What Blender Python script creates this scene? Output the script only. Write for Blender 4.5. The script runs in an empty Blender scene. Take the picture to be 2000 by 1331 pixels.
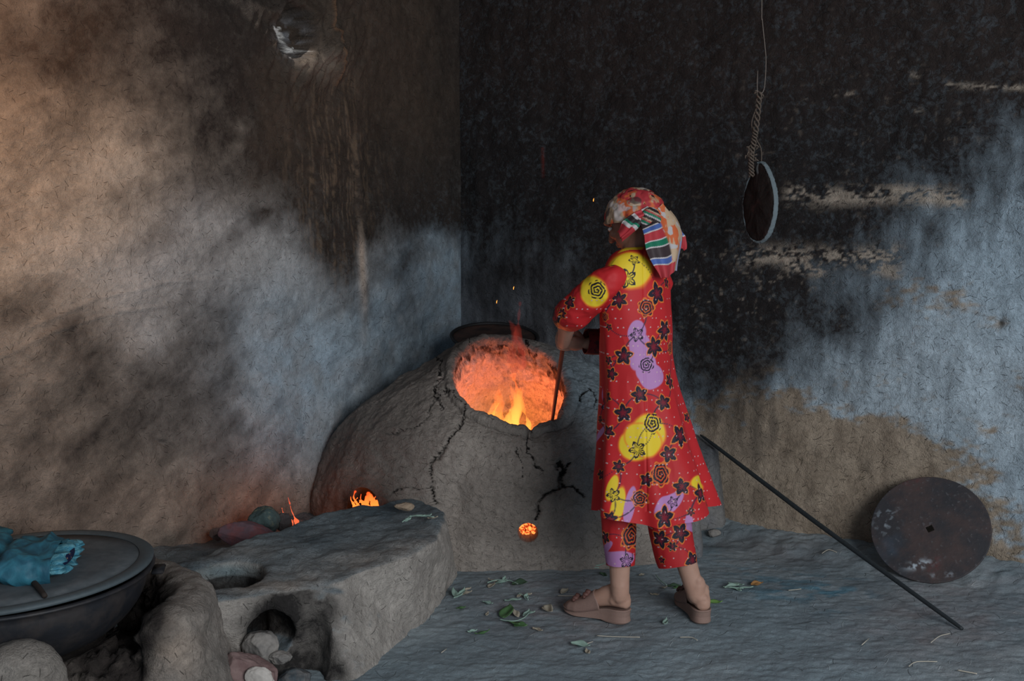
import bpy, bmesh, math, random
import numpy as np
from mathutils import Vector, Matrix, Quaternion
random.seed(7); rng = np.random.default_rng(7)
C = bpy.context.scene.collection
PI = math.pi
# ------------------------------------------------------------------ camera
F = 1944.0; H = 1.32; PITCH = math.atan(195/1944)
cp, sp = math.cos(PITCH), math.sin(PITCH)
def ray(px, py):
    a, b = (px-1000)/F, (665.5-py)/F
    return Vector((a, cp+b*sp, -sp+b*cp))
def at(px, py, Y):
    d = ray(px, py); t = Y/d.y
    return Vector((d.x*t, Y, H+d.z*t))
def onz(px, py, z=0.0):
    d = ray(px, py); t = (z-H)/d.z
    return Vector((d.x*t, d.y*t, z))
def proj(P):
    x, y, z = P[:, 0], P[:, 1], P[:, 2]-H
    dep = y*cp-z*sp; up = y*sp+z*cp
    return 1000+F*x/dep, 665.5-F*up/dep, dep
K = Vector((-0.27, 5.27, 0)); DL = Vector((-0.5369, -0.8437, 0)); DR = Vector((0.8437, -0.5369, 0))
NL = Vector((0.8437, -0.5369, 0)); NR = Vector((-0.5369, -0.8437, 0))
# ------------------------------------------------------------------ noise
def _h(x, y, z, s):
    with np.errstate(over='ignore'):
        h = (x.astype(np.uint32)*np.uint32(374761393)+y.astype(np.uint32)*np.uint32(668265263)
             + z.astype(np.uint32)*np.uint32(2246822519)+np.uint32((s*3266489917) & 0xffffffff))
        h = (h ^ (h >> np.uint32(13)))*np.uint32(1274126177)
        h = (h ^ (h >> np.uint32(15)))*np.uint32(2246822519)
        h = h ^ (h >> np.uint32(16))
    return h.astype(np.float64)/4294967295.0
def vn(P, s=0):
    i = np.floor(P).astype(np.int64); f = P-i; u = f*f*(3-2*f)
    x, y, z = i[:, 0], i[:, 1], i[:, 2]; ux, uy, uz = u[:, 0], u[:, 1], u[:, 2]
    r = 0
    for a in (0, 1):
        for b in (0, 1):
            for c in (0, 1):
                w = (ux if a else 1-ux)*(uy if b else 1-uy)*(uz if c else 1-uz)
                r = r+w*_h(x+a, y+b, z+c, s)
    return r
def fbm(P, sc, o=4, s=0, g=.5):
    P = np.asarray(P, float)*np.asarray(sc, float); t = 0; a = 1; n = 0
    for k in range(o):
        t = t+a*vn(P+17.3*k, s+k*7); n += a; a *= g; P = P*2.03
    return t/n
def sst(a, b, x):
    t = np.clip((x-a)/(b-a), 0, 1); return t*t*(3-2*t)
def mixc(a, b, m):
    return a*(1-m[:, None])+b*m[:, None]
def blobs(X, Y, L):
    r = np.zeros_like(X)
    for b in L:
        cx, cy, sx, sy, am = b[:5]; an = math.radians(b[5]) if len(b) > 5 else 0
        dx, dy = X-cx, Y-cy
        u = dx*math.cos(an)+dy*math.sin(an); v = -dx*math.sin(an)+dy*math.cos(an)
        r += am*np.exp(-.5*((u/sx)**2+(v/sy)**2))
    return r
def polydist(X, Y, pts):
    d = np.full(X.shape, 1e9)
    for (ax, ay), (bx, by) in zip(pts[:-1], pts[1:]):
        vx, vy = bx-ax, by-ay; L = vx*vx+vy*vy+1e-9
        t = np.clip(((X-ax)*vx+(Y-ay)*vy)/L, 0, 1)
        d = np.minimum(d, np.hypot(X-ax-t*vx, Y-ay-t*vy))
    return d
# ------------------------------------------------------------------ mesh helpers
def tag(o, label=None, cat=None, group=None, kind=None):
    if label: o['label'] = label
    if cat: o['category'] = cat
    if group: o['group'] = group
    if kind: o['kind'] = kind
    return o
def empty(name, loc, label, cat, group=None):
    o = bpy.data.objects.new(name, None); C.objects.link(o); o.location = loc
    o.empty_display_size = .05
    bpy.context.view_layer.update()
    return tag(o, label, cat, group)
def link(name, me, mat, parent=None, smooth=True):
    if smooth:
        me.polygons.foreach_set('use_smooth', [True]*len(me.polygons))
    me.name = name
    o = bpy.data.objects.new(name, me); C.objects.link(o)
    if mat:
        me.materials.clear(); me.materials.append(mat)
    if parent is not None:
        o.parent = parent
        o.matrix_parent_inverse = Matrix.LocRotScale(parent.location, parent.rotation_euler, parent.scale).inverted() if parent.parent is None else (Matrix.LocRotScale(parent.parent.location, parent.parent.rotation_euler, parent.parent.scale)).inverted() if False else parent_world(parent).inverted()
    return o
def parent_world(p):
    m = Matrix.LocRotScale(p.location, p.rotation_euler, p.scale)
    if p.parent is not None:
        m = parent_world(p.parent) @ p.matrix_parent_inverse @ m
    return m
def grid_mesh(name, V, nu, nv, cu=False, keep=None, cap0=False, cap1=False):
    """V: (nv*nu,3) row-major rows v, cols u. cu: close in u."""
    V = np.asarray(V, float).reshape(nv, nu, 3)
    idx = np.arange(nv*nu).reshape(nv, nu)
    if cu:
        a = idx[:-1, :]; b = np.roll(idx, -1, 1)[:-1, :]; c = np.roll(idx, -1, 1)[1:, :]; d = idx[1:, :]
    else:
        a = idx[:-1, :-1]; b = idx[:-1, 1:]; c = idx[1:, 1:]; d = idx[1:, :-1]
    Fq = np.stack([a, b, c, d], -1).reshape(-1, 4)
    if keep is not None:
        Fq = Fq[keep(V.reshape(-1, 3)[Fq].mean(1))]
    me = bpy.data.meshes.new(name)
    faces = Fq.tolist()
    if cap0: faces.append(list(range(nu))[::-1])
    if cap1: faces.append(list(range((nv-1)*nu, nv*nu)))
    me.from_pydata(V.reshape(-1, 3).tolist(), [], faces); me.update()
    return me
def getV(me):
    a = np.empty(len(me.vertices)*3); me.vertices.foreach_get('co', a); return a.reshape(-1, 3)
def getN(me):
    a = np.empty(len(me.vertices)*3); me.vertex_normals.foreach_get('vector', a); return a.reshape(-1, 3)
def setV(me, V):
    me.vertices.foreach_set('co', np.asarray(V, float).ravel()); me.update()
def setcol(me, name, rgb):
    rgb = np.clip(np.asarray(rgb, float), 0, 4)
    if rgb.ndim == 1: rgb = np.tile(rgb, (len(me.vertices), 1))
    a = me.color_attributes.get(name) or me.color_attributes.new(name, 'FLOAT_COLOR', 'POINT')
    a.data.foreach_set('color', np.concatenate([rgb, np.ones((len(rgb), 1))], 1).ravel())
def setflt(me, name, v):
    a = me.attributes.get(name) or me.attributes.new(name, 'FLOAT', 'POINT')
    a.data.foreach_set('value', np.asarray(v, float))
def setvec(me, name, v):
    a = me.attributes.get(name) or me.attributes.new(name, 'FLOAT_VECTOR', 'POINT')
    a.data.foreach_set('vector', np.asarray(v, float).ravel())
def surfcoord(me):
    V, N = getV(me), getN(me); top = np.abs(N[:, 2]) > .65
    side = np.stack([V[:, 0]*.8+V[:, 1]*.6, V[:, 2]+5, 0*V[:, 0]], 1)
    flat = np.stack([V[:, 0], V[:, 1], 0*V[:, 0]], 1)
    setvec(me, 'surf', np.where(top[:, None], flat, side))
def prims(fn):
    bm = bmesh.new(); fn(bm); me = bpy.data.meshes.new('tmp'); bm.to_mesh(me); bm.free(); return me
def ell(bm, c, r, rot=None, seg=24, ring=14):
    M = Matrix.Translation(c)
    if rot is not None: M = M @ rot
    M = M @ Matrix.Diagonal((r[0], r[1], r[2], 1))
    bmesh.ops.create_uvsphere(bm, u_segments=seg, v_segments=ring, radius=1, matrix=M)
def frame(d, up=Vector((0, 0, 1))):
    d = d.normalized(); x = up.cross(d)
    if x.length < 1e-3: x = Vector((1, 0, 0)).cross(d)
    x.normalize(); y = d.cross(x); return x, y
def tube(bm, pts, rad, seg=12, cap=True, flat=1.0, up=Vector((0, 0, 1)), sub=4, twist=0):
    pts = [Vector(p) for p in pts]
    if sub > 1 and len(pts) > 2:
        P, R = [], []
        for i in range(len(pts)-1):
            p0, p1, p2, p3 = pts[max(i-1, 0)], pts[i], pts[i+1], pts[min(i+2, len(pts)-1)]
            for k in range(sub):
                t = k/sub
                P.append(.5*((2*p1)+(p2-p0)*t+(2*p0-5*p1+4*p2-p3)*t*t+(-p0+3*p1-3*p2+p3)*t**3))
                R.append(rad[i]*(1-t)+rad[i+1]*t)
        P.append(pts[-1]); R.append(rad[-1]); pts, rad = P, R
    rings = []
    px = None
    for i, p in enumerate(pts):
        d = pts[min(i+1, len(pts)-1)]-pts[max(i-1, 0)]
        x, y = frame(d, up)
        if px is not None:
            x = (px-d.normalized()*px.dot(d.normalized())).normalized(); y = d.normalized().cross(x)
        px = x
        rings.append([bm.verts.new(p+(x*math.cos(a+twist)+y*math.sin(a+twist)*flat)*rad[i]) for a in [2*PI*k/seg for k in range(seg)]])
    for a, b in zip(rings[:-1], rings[1:]):
        for k in range(seg):
            bm.faces.new((a[k], a[(k+1) % seg], b[(k+1) % seg], b[k]))
    if cap:
        bm.faces.new(rings[0][::-1]); bm.faces.new(rings[-1])
def capsule(bm, pts, rad, seg=14, flat=1.0, up=Vector((0, 0, 1)), sub=4):
    tube(bm, pts, rad, seg, True, flat, up, sub)
    ell(bm, pts[0], (rad[0]*.98,)*3 if flat == 1 else (rad[0]*.9*flat,)*3, None, 12, 8); ell(bm, pts[-1], (rad[-1]*.98,)*3 if flat == 1 else (rad[-1]*.9*flat,)*3, None, 12, 8)
def prism(bm, outline, z0, z1, top=None):
    """outline [(x,y)], top outline optional"""
    top = top or outline
    a = [bm.verts.new((x, y, z0)) for x, y in outline]
    b = [bm.verts.new((p[0], p[1], p[2] if len(p) > 2 else z1)) for p in top]
    n = len(a)
    bm.faces.new(a[::-1]); bm.faces.new(b)
    for i in range(n): bm.faces.new((a[i], a[(i+1) % n], b[(i+1) % n], b[i]))
def sculpt(me, voxel, smooth=4, cutters=None, fac=.5):
    """voxel-union of closed pieces, optional cut, smoothed -> new mesh"""
    o = bpy.data.objects.new('tmpo', me); C.objects.link(o)
    m = o.modifiers.new('r', 'REMESH'); m.mode = 'VOXEL'; m.voxel_size = voxel
    co = None
    if cutters is not None:
        co = bpy.data.objects.new('tmpc', cutters); C.objects.link(co)
        mr = co.modifiers.new('r', 'REMESH'); mr.mode = 'VOXEL'; mr.voxel_size = voxel
        b = o.modifiers.new('b', 'BOOLEAN'); b.operation = 'DIFFERENCE'; b.object = co; b.solver = 'EXACT'
        m2 = o.modifiers.new('r2', 'REMESH'); m2.mode = 'VOXEL'; m2.voxel_size = voxel
    s = o.modifiers.new('s', 'SMOOTH'); s.iterations = smooth; s.factor = fac
    bpy.context.view_layer.update()
    dg = bpy.context.evaluated_depsgraph_get(); dg.update()
    out = bpy.data.meshes.new_from_object(o.evaluated_get(dg))
    bpy.data.objects.remove(o)
    if co: bpy.data.objects.remove(co)
    return out
def resample(me, cuts=0, subsurf=0):
    o = bpy.data.objects.new('tmpo', me); C.objects.link(o)
    m = o.modifiers.new('s', 'SUBSURF'); m.levels = subsurf; m.render_levels = subsurf
    bpy.context.view_layer.update()
    dg = bpy.context.evaluated_depsgraph_get(); dg.update()
    out = bpy.data.meshes.new_from_object(o.evaluated_get(dg)); bpy.data.objects.remove(o)
    return out
# ------------------------------------------------------------------ materials
class NT:
    def __init__(s, name):
        s.m = bpy.data.materials.new(name); s.m.use_nodes = True; s.t = s.m.node_tree; s.t.nodes.clear()
    def n(s, typ, **kw):
        nd = s.t.nodes.new('ShaderNode'+typ)
        for k, v in kw.items():
            if k.startswith('i_'):
                key = k[2:]; key = int(key) if key.isdigit() else key
                if hasattr(v, 'is_output') or hasattr(v, 'links'): s.t.links.new(v, nd.inputs[key])
                else: nd.inputs[key].default_value = v
            else: setattr(nd, k, v)
        return nd
    def math(s, op, a, b=0.0, c=None, clamp=False):
        kw = dict(operation=op, use_clamp=clamp, i_0=a, i_1=b)
        if c is not None: kw['i_2'] = c
        return s.n('Math', **kw).outputs[0]
    def mix(s, f, a, b, blend='MIX'):
        nd = s.t.nodes.new('ShaderNodeMix'); nd.data_type = 'RGBA'; nd.blend_type = blend
        for i, v in ((0, f), (6, a), (7, b)):
            if hasattr(v, 'links'): s.t.links.new(v, nd.inputs[i])
            else: nd.inputs[i].default_value = v if i == 0 else (tuple(v)+(1,) if len(v) == 3 else v)
        return nd.outputs[2]
    def out(s, sh): s.t.links.new(sh, s.n('OutputMaterial').inputs[0]); return s.m
    def attr(s, name, o='Color'): return s.n('Attribute', attribute_name=name).outputs[o]
    def mapr(s, v, a, b, c=0.0, d=1.0):
        return s.n('MapRange', interpolation_type='SMOOTHSTEP', i_0=v, i_1=a, i_2=b, i_3=c, i_4=d).outputs[0]
def earth(name, dissolve=.9, fine=60, straw=(26, .55), bump=.9, strawcol=(.55, .48, .38), strawmix=.45, mottle=.6, rough=.93, bdist=.012):
    t = NT(name)
    tc = t.n('TexCoord').outputs['Object']; surf = t.attr('surf', 'Vector')
    c1, c2, mk = t.attr('Col'), t.attr('Col2'), t.attr('Msk', 'Fac')
    n1 = t.n('TexNoise', i_Vector=tc, i_Scale=fine, i_Detail=7.0, i_Roughness=.68, i_Distortion=.6).outputs[0]
    n2 = t.n('TexNoise', i_Vector=tc, i_Scale=fine*4.2, i_Detail=4.0, i_Roughness=.6).outputs[0]
    n3 = t.n('TexNoise', i_Vector=tc, i_Scale=fine*.28, i_Detail=6.0, i_Roughness=.6, i_Distortion=1.2).outputs[0]
    f = t.math('ADD', mk, t.math('MULTIPLY', t.math('SUBTRACT', n1, .5), dissolve))
    f = t.math('ADD', f, t.math('MULTIPLY', t.math('SUBTRACT', n3, .5), dissolve*.6))
    base = t.mix(t.math('MULTIPLY', f, 1.0, clamp=True), c1, c2)
    v = t.math('ADD', t.math('MULTIPLY', n1, mottle*1.5), t.math('MULTIPLY', n2, mottle*.9))
    v = t.math('ADD', v, 1-mottle*1.2)
    base = t.mix(1.0, base, t.n('CombineColor', i_0=v, i_1=v, i_2=v).outputs[0], 'MULTIPLY')
    hgt = t.math('ADD', t.math('MULTIPLY', n1, .6), t.math('MULTIPLY', n2, .22))
    if straw:
        masks = []
        for k, (scl, ln, wd) in enumerate(((straw[0], .40, .028), (straw[0]*1.7, .42, .045))):
            off = t.n('VectorMath', operation='ADD', i_0=surf, i_1=(3.1*k, 1.7*k, 0)).outputs[0]
            vo = t.n('TexVoronoi', voronoi_dimensions='2D', feature='F1', i_Vector=off, i_Scale=scl, i_Randomness=1.0)
            d = t.n('VectorMath', operation='SUBTRACT', i_0=off, i_1=vo.outputs['Position']).outputs[0]
            sc = t.n('SeparateColor', i_0=vo.outputs['Color'])
            r = t.n('VectorRotate', rotation_type='Z_AXIS', i_Vector=d, i_Angle=t.math('MULTIPLY', sc.outputs[0], 6.28)).outputs[0]
            sx = t.n('SeparateXYZ', i_0=r)
            # gentle bend
            yy = t.math('ADD', sx.outputs[1], t.math('MULTIPLY', t.math('MULTIPLY', sx.outputs[0], sx.outputs[0]), 6.0))
            a = t.mapr(t.math('ABSOLUTE', yy), wd*.35/scl, wd/scl, 1.0, 0.0)
            b = t.mapr(t.math('ABSOLUTE', sx.outputs[0]), ln*.6/scl, ln/scl, 1.0, 0.0)
            on = t.math('LESS_THAN', sc.outputs[1], straw[1])
            masks.append((t.math('MULTIPLY', t.math('MULTIPLY', a, b), on), sc.outputs[2]))
        for mk_, rnd in masks:
            lit = t.math('MULTIPLY', mk_, t.math('GREATER_THAN', rnd, .45))
            drk = t.math('MULTIPLY', mk_, t.math('LESS_THAN', rnd, .3))
            base = t.mix(t.math('MULTIPLY', lit, strawmix), base, t.mix(.18, t.mix(1.0, base, (1.9, 1.8, 1.7), 'MULTIPLY'), strawcol))
            base = t.mix(t.math('MULTIPLY', drk, .6), base, t.mix(.75, base, (.02, .017, .015)))
            hgt = t.math('ADD', hgt, t.math('MULTIPLY', lit, .25)); hgt = t.math('SUBTRACT', hgt, t.math('MULTIPLY', drk, .3))
    bp = t.n('Bump', i_Strength=bump, i_Distance=bdist, i_Height=hgt)
    p = t.n('BsdfPrincipled', i_Roughness=rough, i_Normal=bp.outputs[0])
    t.t.links.new(base, p.inputs['Base Color']); p.inputs['Specular IOR Level'].default_value = .25
    return t.out(p.outputs[0])
def simple(name, col, rough=.8, scale=30, var=.25, bump=.2, col2=None, metal=0, spec=.3, attr=None, sheen=0, bdist=.004, thr=(.4, .6)):
    t = NT(name); tc = t.n('TexCoord').outputs['Object']
    n1 = t.n('TexNoise', i_Vector=tc, i_Scale=scale, i_Detail=6.0, i_Roughness=.65).outputs[0]
    n2 = t.n('TexNoise', i_Vector=tc, i_Scale=scale*5, i_Detail=3.0).outputs[0]
    c = t.attr(attr) if attr else tuple(col)+(1,)
    if col2 is not None: c = t.mix(t.mapr(n1, *thr), c, tuple(col2)+(1,))
    v = t.math('ADD', t.math('MULTIPLY', t.math('ADD', n1, n2), var), 1-var)
    c = t.mix(1.0, c, t.n('CombineColor', i_0=v, i_1=v, i_2=v).outputs[0], 'MULTIPLY')
    bp = t.n('Bump', i_Strength=bump, i_Distance=bdist, i_Height=t.math('ADD', n1, t.math('MULTIPLY', n2, .4)))
    p = t.n('BsdfPrincipled', i_Roughness=rough, i_Metallic=metal, i_Normal=bp.outputs[0])
    t.t.links.new(c, p.inputs['Base Color']); p.inputs['Specular IOR Level'].default_value = spec
    if sheen: p.inputs['Sheen Weight'].default_value = sheen
    return t.out(p.outputs[0])
def flame_mat(name, strength, c0, c1, zlo, zhi, opac=1.0, scale=14):
    """emission fading to nothing towards the flame's tip (object-space z, metres)"""
    t = NT(name); tc = t.n('TexCoord').outputs['Object']
    mp = t.n('Mapping', i_Vector=tc); mp.inputs['Scale'].default_value = (1, 1, .35)
    nz = t.n('TexNoise', i_Vector=mp.outputs[0], i_Scale=scale, i_Detail=4.0, i_Distortion=1.0).outputs[0]
    z = t.n('SeparateXYZ', i_0=tc).outputs[2]
    g = t.mapr(z, zlo, zhi)
    lw = t.n('LayerWeight', i_Blend=.35).outputs['Facing']
    col = t.mix(g, tuple(c0)+(1,), tuple(c1)+(1,))
    a = t.math('SUBTRACT', 1.15, t.math('ADD', t.math('MULTIPLY', g, .9), t.math('MULTIPLY', lw, .9)))
    a = t.math('ADD', a, t.math('MULTIPLY', t.math('SUBTRACT', nz, .5), 1.3))
    a = t.math('MULTIPLY', t.math('MULTIPLY', a, opac), 1.0, clamp=True)
    e = t.n('Emission', i_Color=col, i_Strength=strength); tr = t.n('BsdfTransparent')
    m = t.n('MixShader', i_0=a, i_1=tr.outputs[0], i_2=e.outputs[0])
    return t.out(m.outputs[0])
# ================================================================== WALLS
MUD = np.array([.285, .245, .205]); TAN = np.array([.36, .30, .235]); SOOT = np.array([.020, .0165, .0155]); BROWNSOOT = np.array([.060, .042, .031])
WASH = np.array([.34, .43, .50]); GREY = np.array([.30, .29, .28])
HOLE = [(541, 62), (549, 71), (552, 78), (558, 82), (562, 88), (567, 97), (569, 103), (574, 99), (580, 96), (573, 93), (566, 88), (560, 80), (553, 72), (547, 64)]
def inpoly(X, Y, pts):
    r = np.zeros(X.shape, bool); n = len(pts)
    for i in range(n):
        (x1, y1), (x2, y2) = pts[i], pts[(i+1) % n]
        c = ((y1 > Y) != (y2 > Y)) & (X < (x2-x1)*(Y-y1)/(y2-y1+1e-12)+x1)
        r ^= c
    return r
def build_wall(side):
    D = DL if side == 'left' else DR; Nn = NL if side == 'left' else NR
    if side == 'left':
        ts = np.concatenate([[-.12, -.06], np.linspace(0, 2.75, 400), np.linspace(2.76, 4.6, 70)])
    else:
        ts = np.concatenate([[-.12, -.06], np.linspace(0, 3.4, 460), np.linspace(3.41, 4.8, 50)])
    zs = np.concatenate([np.linspace(-.08, 2.72, 400), np.linspace(2.74, 3.05, 8)])
    T, Z = np.meshgrid(ts, zs); T = T.ravel(); Z = Z.ravel()
    P = np.stack([K.x+D.x*T, K.y+D.y*T, Z], 1)
    X, Y, _ = proj(P)
    w = np.stack([T, Z, 0*T], 1)
    d = (fbm(w, 1.6, 3, 3)-.5)*.10+(fbm(w, 7, 4, 5)-.5)*.028+(fbm(w, 26, 3, 9)-.5)*.010
    d *= sst(-.02, .12, T)*.9+.1            # keep the corner crisp
    if side == 'left':
        # broken hollow high on the wall, closed behind; sunlight on its lower left edge is painted in below
        hol = blobs(X, Y, [(588, 50, 24, 34, 1), (580, 84, 16, 16, .8)])
        hol = hol+(fbm(w, 22, 4, 23, .6)-.5)*.8*sst(.1, .5, hol)
        d -= sst(.30, .62, hol)*.13+np.clip(hol, 0, 1)*.05
        d += blobs(X, Y, [(625, 110, 45, 34, .06), (640, 60, 26, 40, .035), (560, 20, 30, 10, .03)])
        m = blobs(X, Y, [(610, 90, 60, 60, 1)])
        d += m*(fbm(w*[1, 1, 1]+np.stack([Z*.5, 0*Z, 0*Z], 1), (40, 14, 1), 4, 21)-.5)*.12
        d += sst(.2, .7, hol)*(fbm(w, 36, 4, 22, .65)-.5)*.07
        cr = polydist(X, Y, [(650, 0), (641, 50), (650, 70), (655, 90), (664, 130), (660, 165)])
        d += np.exp(-(cr/2.5)**2)*.012
        # trowel scratches
        for pl in ([(60, 640), (190, 585), (330, 552), (520, 540)], [(100, 650), (230, 610), (330, 598)], [(0, 700), (120, 640)]):
            d += np.exp(-(polydist(X, Y, pl)/3.)**2)*.006
        d += np.exp(-(polydist(X, Y, [(350, 100), (362, 200), (368, 300), (380, 420)])/7.)**2)*.008
        # dug-out nicks
        d -= blobs(X, Y, [(328, 868, 12, 3, .02, 25)])
        d += blobs(X, Y, [(475, 250, 16, 14, .012), (465, 285, 12, 10, .012)])
        d += blobs(X, Y, [(706, 440, 6, 130, .012), (700, 350, 3, 40, .01)])
    else:
        d += sst(.35, .0, Z)*.05*fbm(w, 3, 3, 4)
        for pl in ([(1530, 380), (1860, 385)], [(1440, 500), (1620, 510), (1760, 505)], [(1850, 168), (2000, 170)]):
            dd = polydist(X, Y, pl); d -= np.exp(-(dd/16.)**2)*.006*(.4+1.2*fbm(w, 60, 3, 8))
        d -= blobs(X, Y, [(1952, 633, 5, 6, .03)])
        d += blobs(X, Y, [(1960, 230, 60, 10, .01, -15), (1880, 260, 50, 8, .012, -25), (1930, 300, 40, 8, .012, 20)])
        # streaky trowel relief
        d += (fbm(w, (16, 5, 1), 3, 44)-.5)*.012
    P = P+np.outer(d, np.array(Nn))
    keep = None
    me = grid_mesh('wall_'+side, P, len(ts), len(zs), keep=keep)
    if side == 'left': me.flip_normals()
    me.update()
    # ------------ stains
    X, Y, _ = proj(P)
    w3 = w*1.0
    wx = X+(fbm(w, 3, 3, 31)-.5)*190+(fbm(w, 14, 3, 37)-.5)*50; wy = Y+(fbm(w, 3, 3, 32)-.5)*190+(fbm(w, 14, 3, 38)-.5)*50
    nbig = fbm(w, 5, 5, 50); nmid = fbm(w, 16, 4, 51); nfine = fbm(w, 50, 3, 52)
    diag = np.stack([T*.85-Z*.5, (Z*.85+T*.5), 0*T], 1)
    diag = np.stack([T*.85-Z*.5, (Z*.85+T*.5), 0*T], 1)
    if side == 'left':
        base = mixc(np.tile(MUD, (len(T), 1)), np.tile(TAN*1.15, (len(T), 1)), np.clip(blobs(wx, wy, [(150, 360, 240, 130, .9), (60, 560, 160, 60, .6), (330, 520, 160, 100, .6), (40, 240, 90, 120, .5), (400, 590, 160, 70, .4)]), 0, 1))
        greyness = np.clip(blobs(wx, wy, [(480, 560, 190, 130, .9), (620, 720, 160, 160, .9), (560, 880, 130, 90, .5), (300, 480, 160, 90, .4), (700, 560, 60, 130, .4)]), 0, 1)
        base = mixc(base, np.tile(GREY*1.3, (len(T), 1)), greyness)
        wash = np.clip(blobs(X, Y, [(590, 780, 90, 130, .8), (500, 700, 100, 90, .35), (850, 590, 60, 120, 1.9), (800, 640, 70, 80, .7), (870, 470, 26, 70, .7), (690, 700, 80, 90, .35), (520, 600, 120, 60, .2)])*(.75+.5*nbig), 0, 1)
        base = mixc(base, np.tile(WASH, (len(T), 1)), wash*(.4+.9*nmid).clip(0, 1))
        # warm mud at the base
        low = np.clip(blobs(X, Y, [(480, 985, 170, 45, .8), (200, 1010, 260, 60, .6), (60, 900, 160, 120, .35)]), 0, 1)
        base = mixc(base, np.tile(np.array([.30, .235, .19]), (len(T), 1)), low)
        soot = blobs(wx, wy, [(660, 60, 230, 170, 1.0), (330, 40, 210, 100, .72), (520, 220, 150, 130, .50), (640, 340, 110, 130, .62), (830, 180, 110, 240, 1.5), (820, 350, 80, 60, .9), (600, 430, 70, 50, .45), (730, 440, 50, 60, .5),
                              (150, 110, 100, 60, .5), (60, 30, 80, 60, .35), (30, 620, 110, 34, .5), (140, 575, 90, 26, .35), (300, 700, 110, 60, .45), (330, 830, 90, 90, .42), (150, 800, 130, 70, .25), (40, 960, 120, 50, .25), (250, 410, 190, 110, -.28), (480, 560, 120, 60, -.2), (610, 760, 100, 150, -.35)])
        soot += (fbm(diag, (5, 11, 1), 6, 61, .68)-.5)*1.6+(nmid-.5)*.65+(fbm(w, (3, 3, 1), 3, 64)-.5)*.5
        soot += blobs(X, Y, [(660, 330, 60, 120, .3), (690, 560, 30, 90, .15)])*(fbm(w, (110, 5, 1), 4, 62)-.4)*1.6
        soot -= blobs(X, Y, [(475, 250, 16, 14, .6), (466, 284, 14, 9, .5), (706, 470, 7, 60, .9), (700, 360, 4, 60, .6), (580, 280, 6, 8, .6), (713, 560, 6, 60, .35), (420, 190, 60, 10, .25, 35), (500, 130, 60, 8, .2, 30)])
        soot -= blobs(X, Y, [(868, 570, 34, 130, 1.1)])
        m = 1-(1-np.clip((soot+.22)/1.75, 0, 1))**2.1
        sc = mixc(np.tile(SOOT*1.2, (len(T), 1)), np.tile(BROWNSOOT, (len(T), 1)), np.clip(blobs(wx, wy, [(760, 120, 140, 180, .8), (640, 110, 90, 90, .7), (600, 330, 90, 200, .5), (120, 80, 180, 120, .7)])*(.6+.8*nmid), 0, 1))
        # paler broken clay around the hollow
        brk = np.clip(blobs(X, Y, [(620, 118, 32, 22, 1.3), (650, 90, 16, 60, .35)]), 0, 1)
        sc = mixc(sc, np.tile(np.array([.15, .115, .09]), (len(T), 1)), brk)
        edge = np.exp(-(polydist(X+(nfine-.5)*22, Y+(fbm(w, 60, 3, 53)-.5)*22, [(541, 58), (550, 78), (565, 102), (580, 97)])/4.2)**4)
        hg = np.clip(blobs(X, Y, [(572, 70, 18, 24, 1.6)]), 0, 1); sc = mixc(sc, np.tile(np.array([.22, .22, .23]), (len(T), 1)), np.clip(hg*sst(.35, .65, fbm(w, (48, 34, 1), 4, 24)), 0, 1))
        sc = mixc(sc, np.tile(np.array([.85, .82, .78]), (len(T), 1)), np.clip(edge*1.3, 0, 1))  # near-white rim colour stands in for sunlight on the broken edge
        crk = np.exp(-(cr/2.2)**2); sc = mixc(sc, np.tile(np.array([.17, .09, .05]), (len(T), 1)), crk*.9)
        strk = np.clip(blobs(X, Y, [(650, 340, 55, 160, 1)])*sst(.46, .66, fbm(w, (120, 7, 1), 4, 62))*sst(.3, .6, fbm(w, (60, 40, 1), 3, 68))*1.3, 0, 1)
        sc = mixc(sc, np.tile(np.array([.17, .115, .075]), (len(T), 1)), strk*.7)
        pale = np.clip(blobs(X, Y, [(706, 470, 5, 70, 1.2), (698, 345, 3, 40, .8), (714, 570, 5, 50, .6)]), 0, 1)
        base = mixc(base, np.tile(np.array([.46, .36, .29]), (len(T), 1)), pale)
    else:
        base = np.tile(WASH, (len(T), 1))
        base = mixc(base, np.tile(np.array([.42, .50, .56]), (len(T), 1)), np.clip(blobs(wx, wy, [(1850, 740, 170, 120, .8), (1650, 720, 120, 60, .5), (1950, 900, 60, 140, .7)]), 0, 1))
        # patches where the blue wash has gone: tan mud
        mudm = blobs(wx, wy, [(1540, 870, 140, 90, 1.15), (1480, 980, 160, 70, 1.2), (1700, 920, 120, 90, .75), (1900, 1080, 140, 60, .9), (1760, 1040, 140, 80, .7), (1900, 610, 60, 30, .45), (1800, 570, 40, 20, .35), (1420, 650, 50, 30, .25), (1390, 870, 50, 80, .6), (1960, 760, 40, 30, .3)])
        mudm += (fbm(w, (9, 16, 1), 5, 71)-.5)*1.15+(fbm(w, (38, 60, 1), 4, 72)-.5)*1.0
        mm = sst(.30, .85, mudm)
        base = mixc(base, mixc(np.tile(np.array([.30, .235, .175]), (len(T), 1)), np.tile(np.array([.38, .31, .24]), (len(T), 1)), nmid), mm)
        # corner strip, purplish grey behind the oven
        base = mixc(base, np.tile(np.array([.17, .17, .185]), (len(T), 1)), np.clip(blobs(X, Y, [(1000, 590, 120, 90, 1.1), (1120, 640, 60, 80, .5)]), 0, .9))
        # soot boundary line
        bx = np.array([800, 890, 1000, 1150, 1300, 1400, 1480, 1560, 1640, 1720, 1800, 1880, 1960, 2060, 2300])
        by = np.array([470, 470, 530, 580, 600, 610, 600, 590, 550, 470, 400, 350, 290, 230, 120])
        bl = np.interp(X, bx, by)
        soot = (bl-wy*.6-Y*.4)/290+.55
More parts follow.
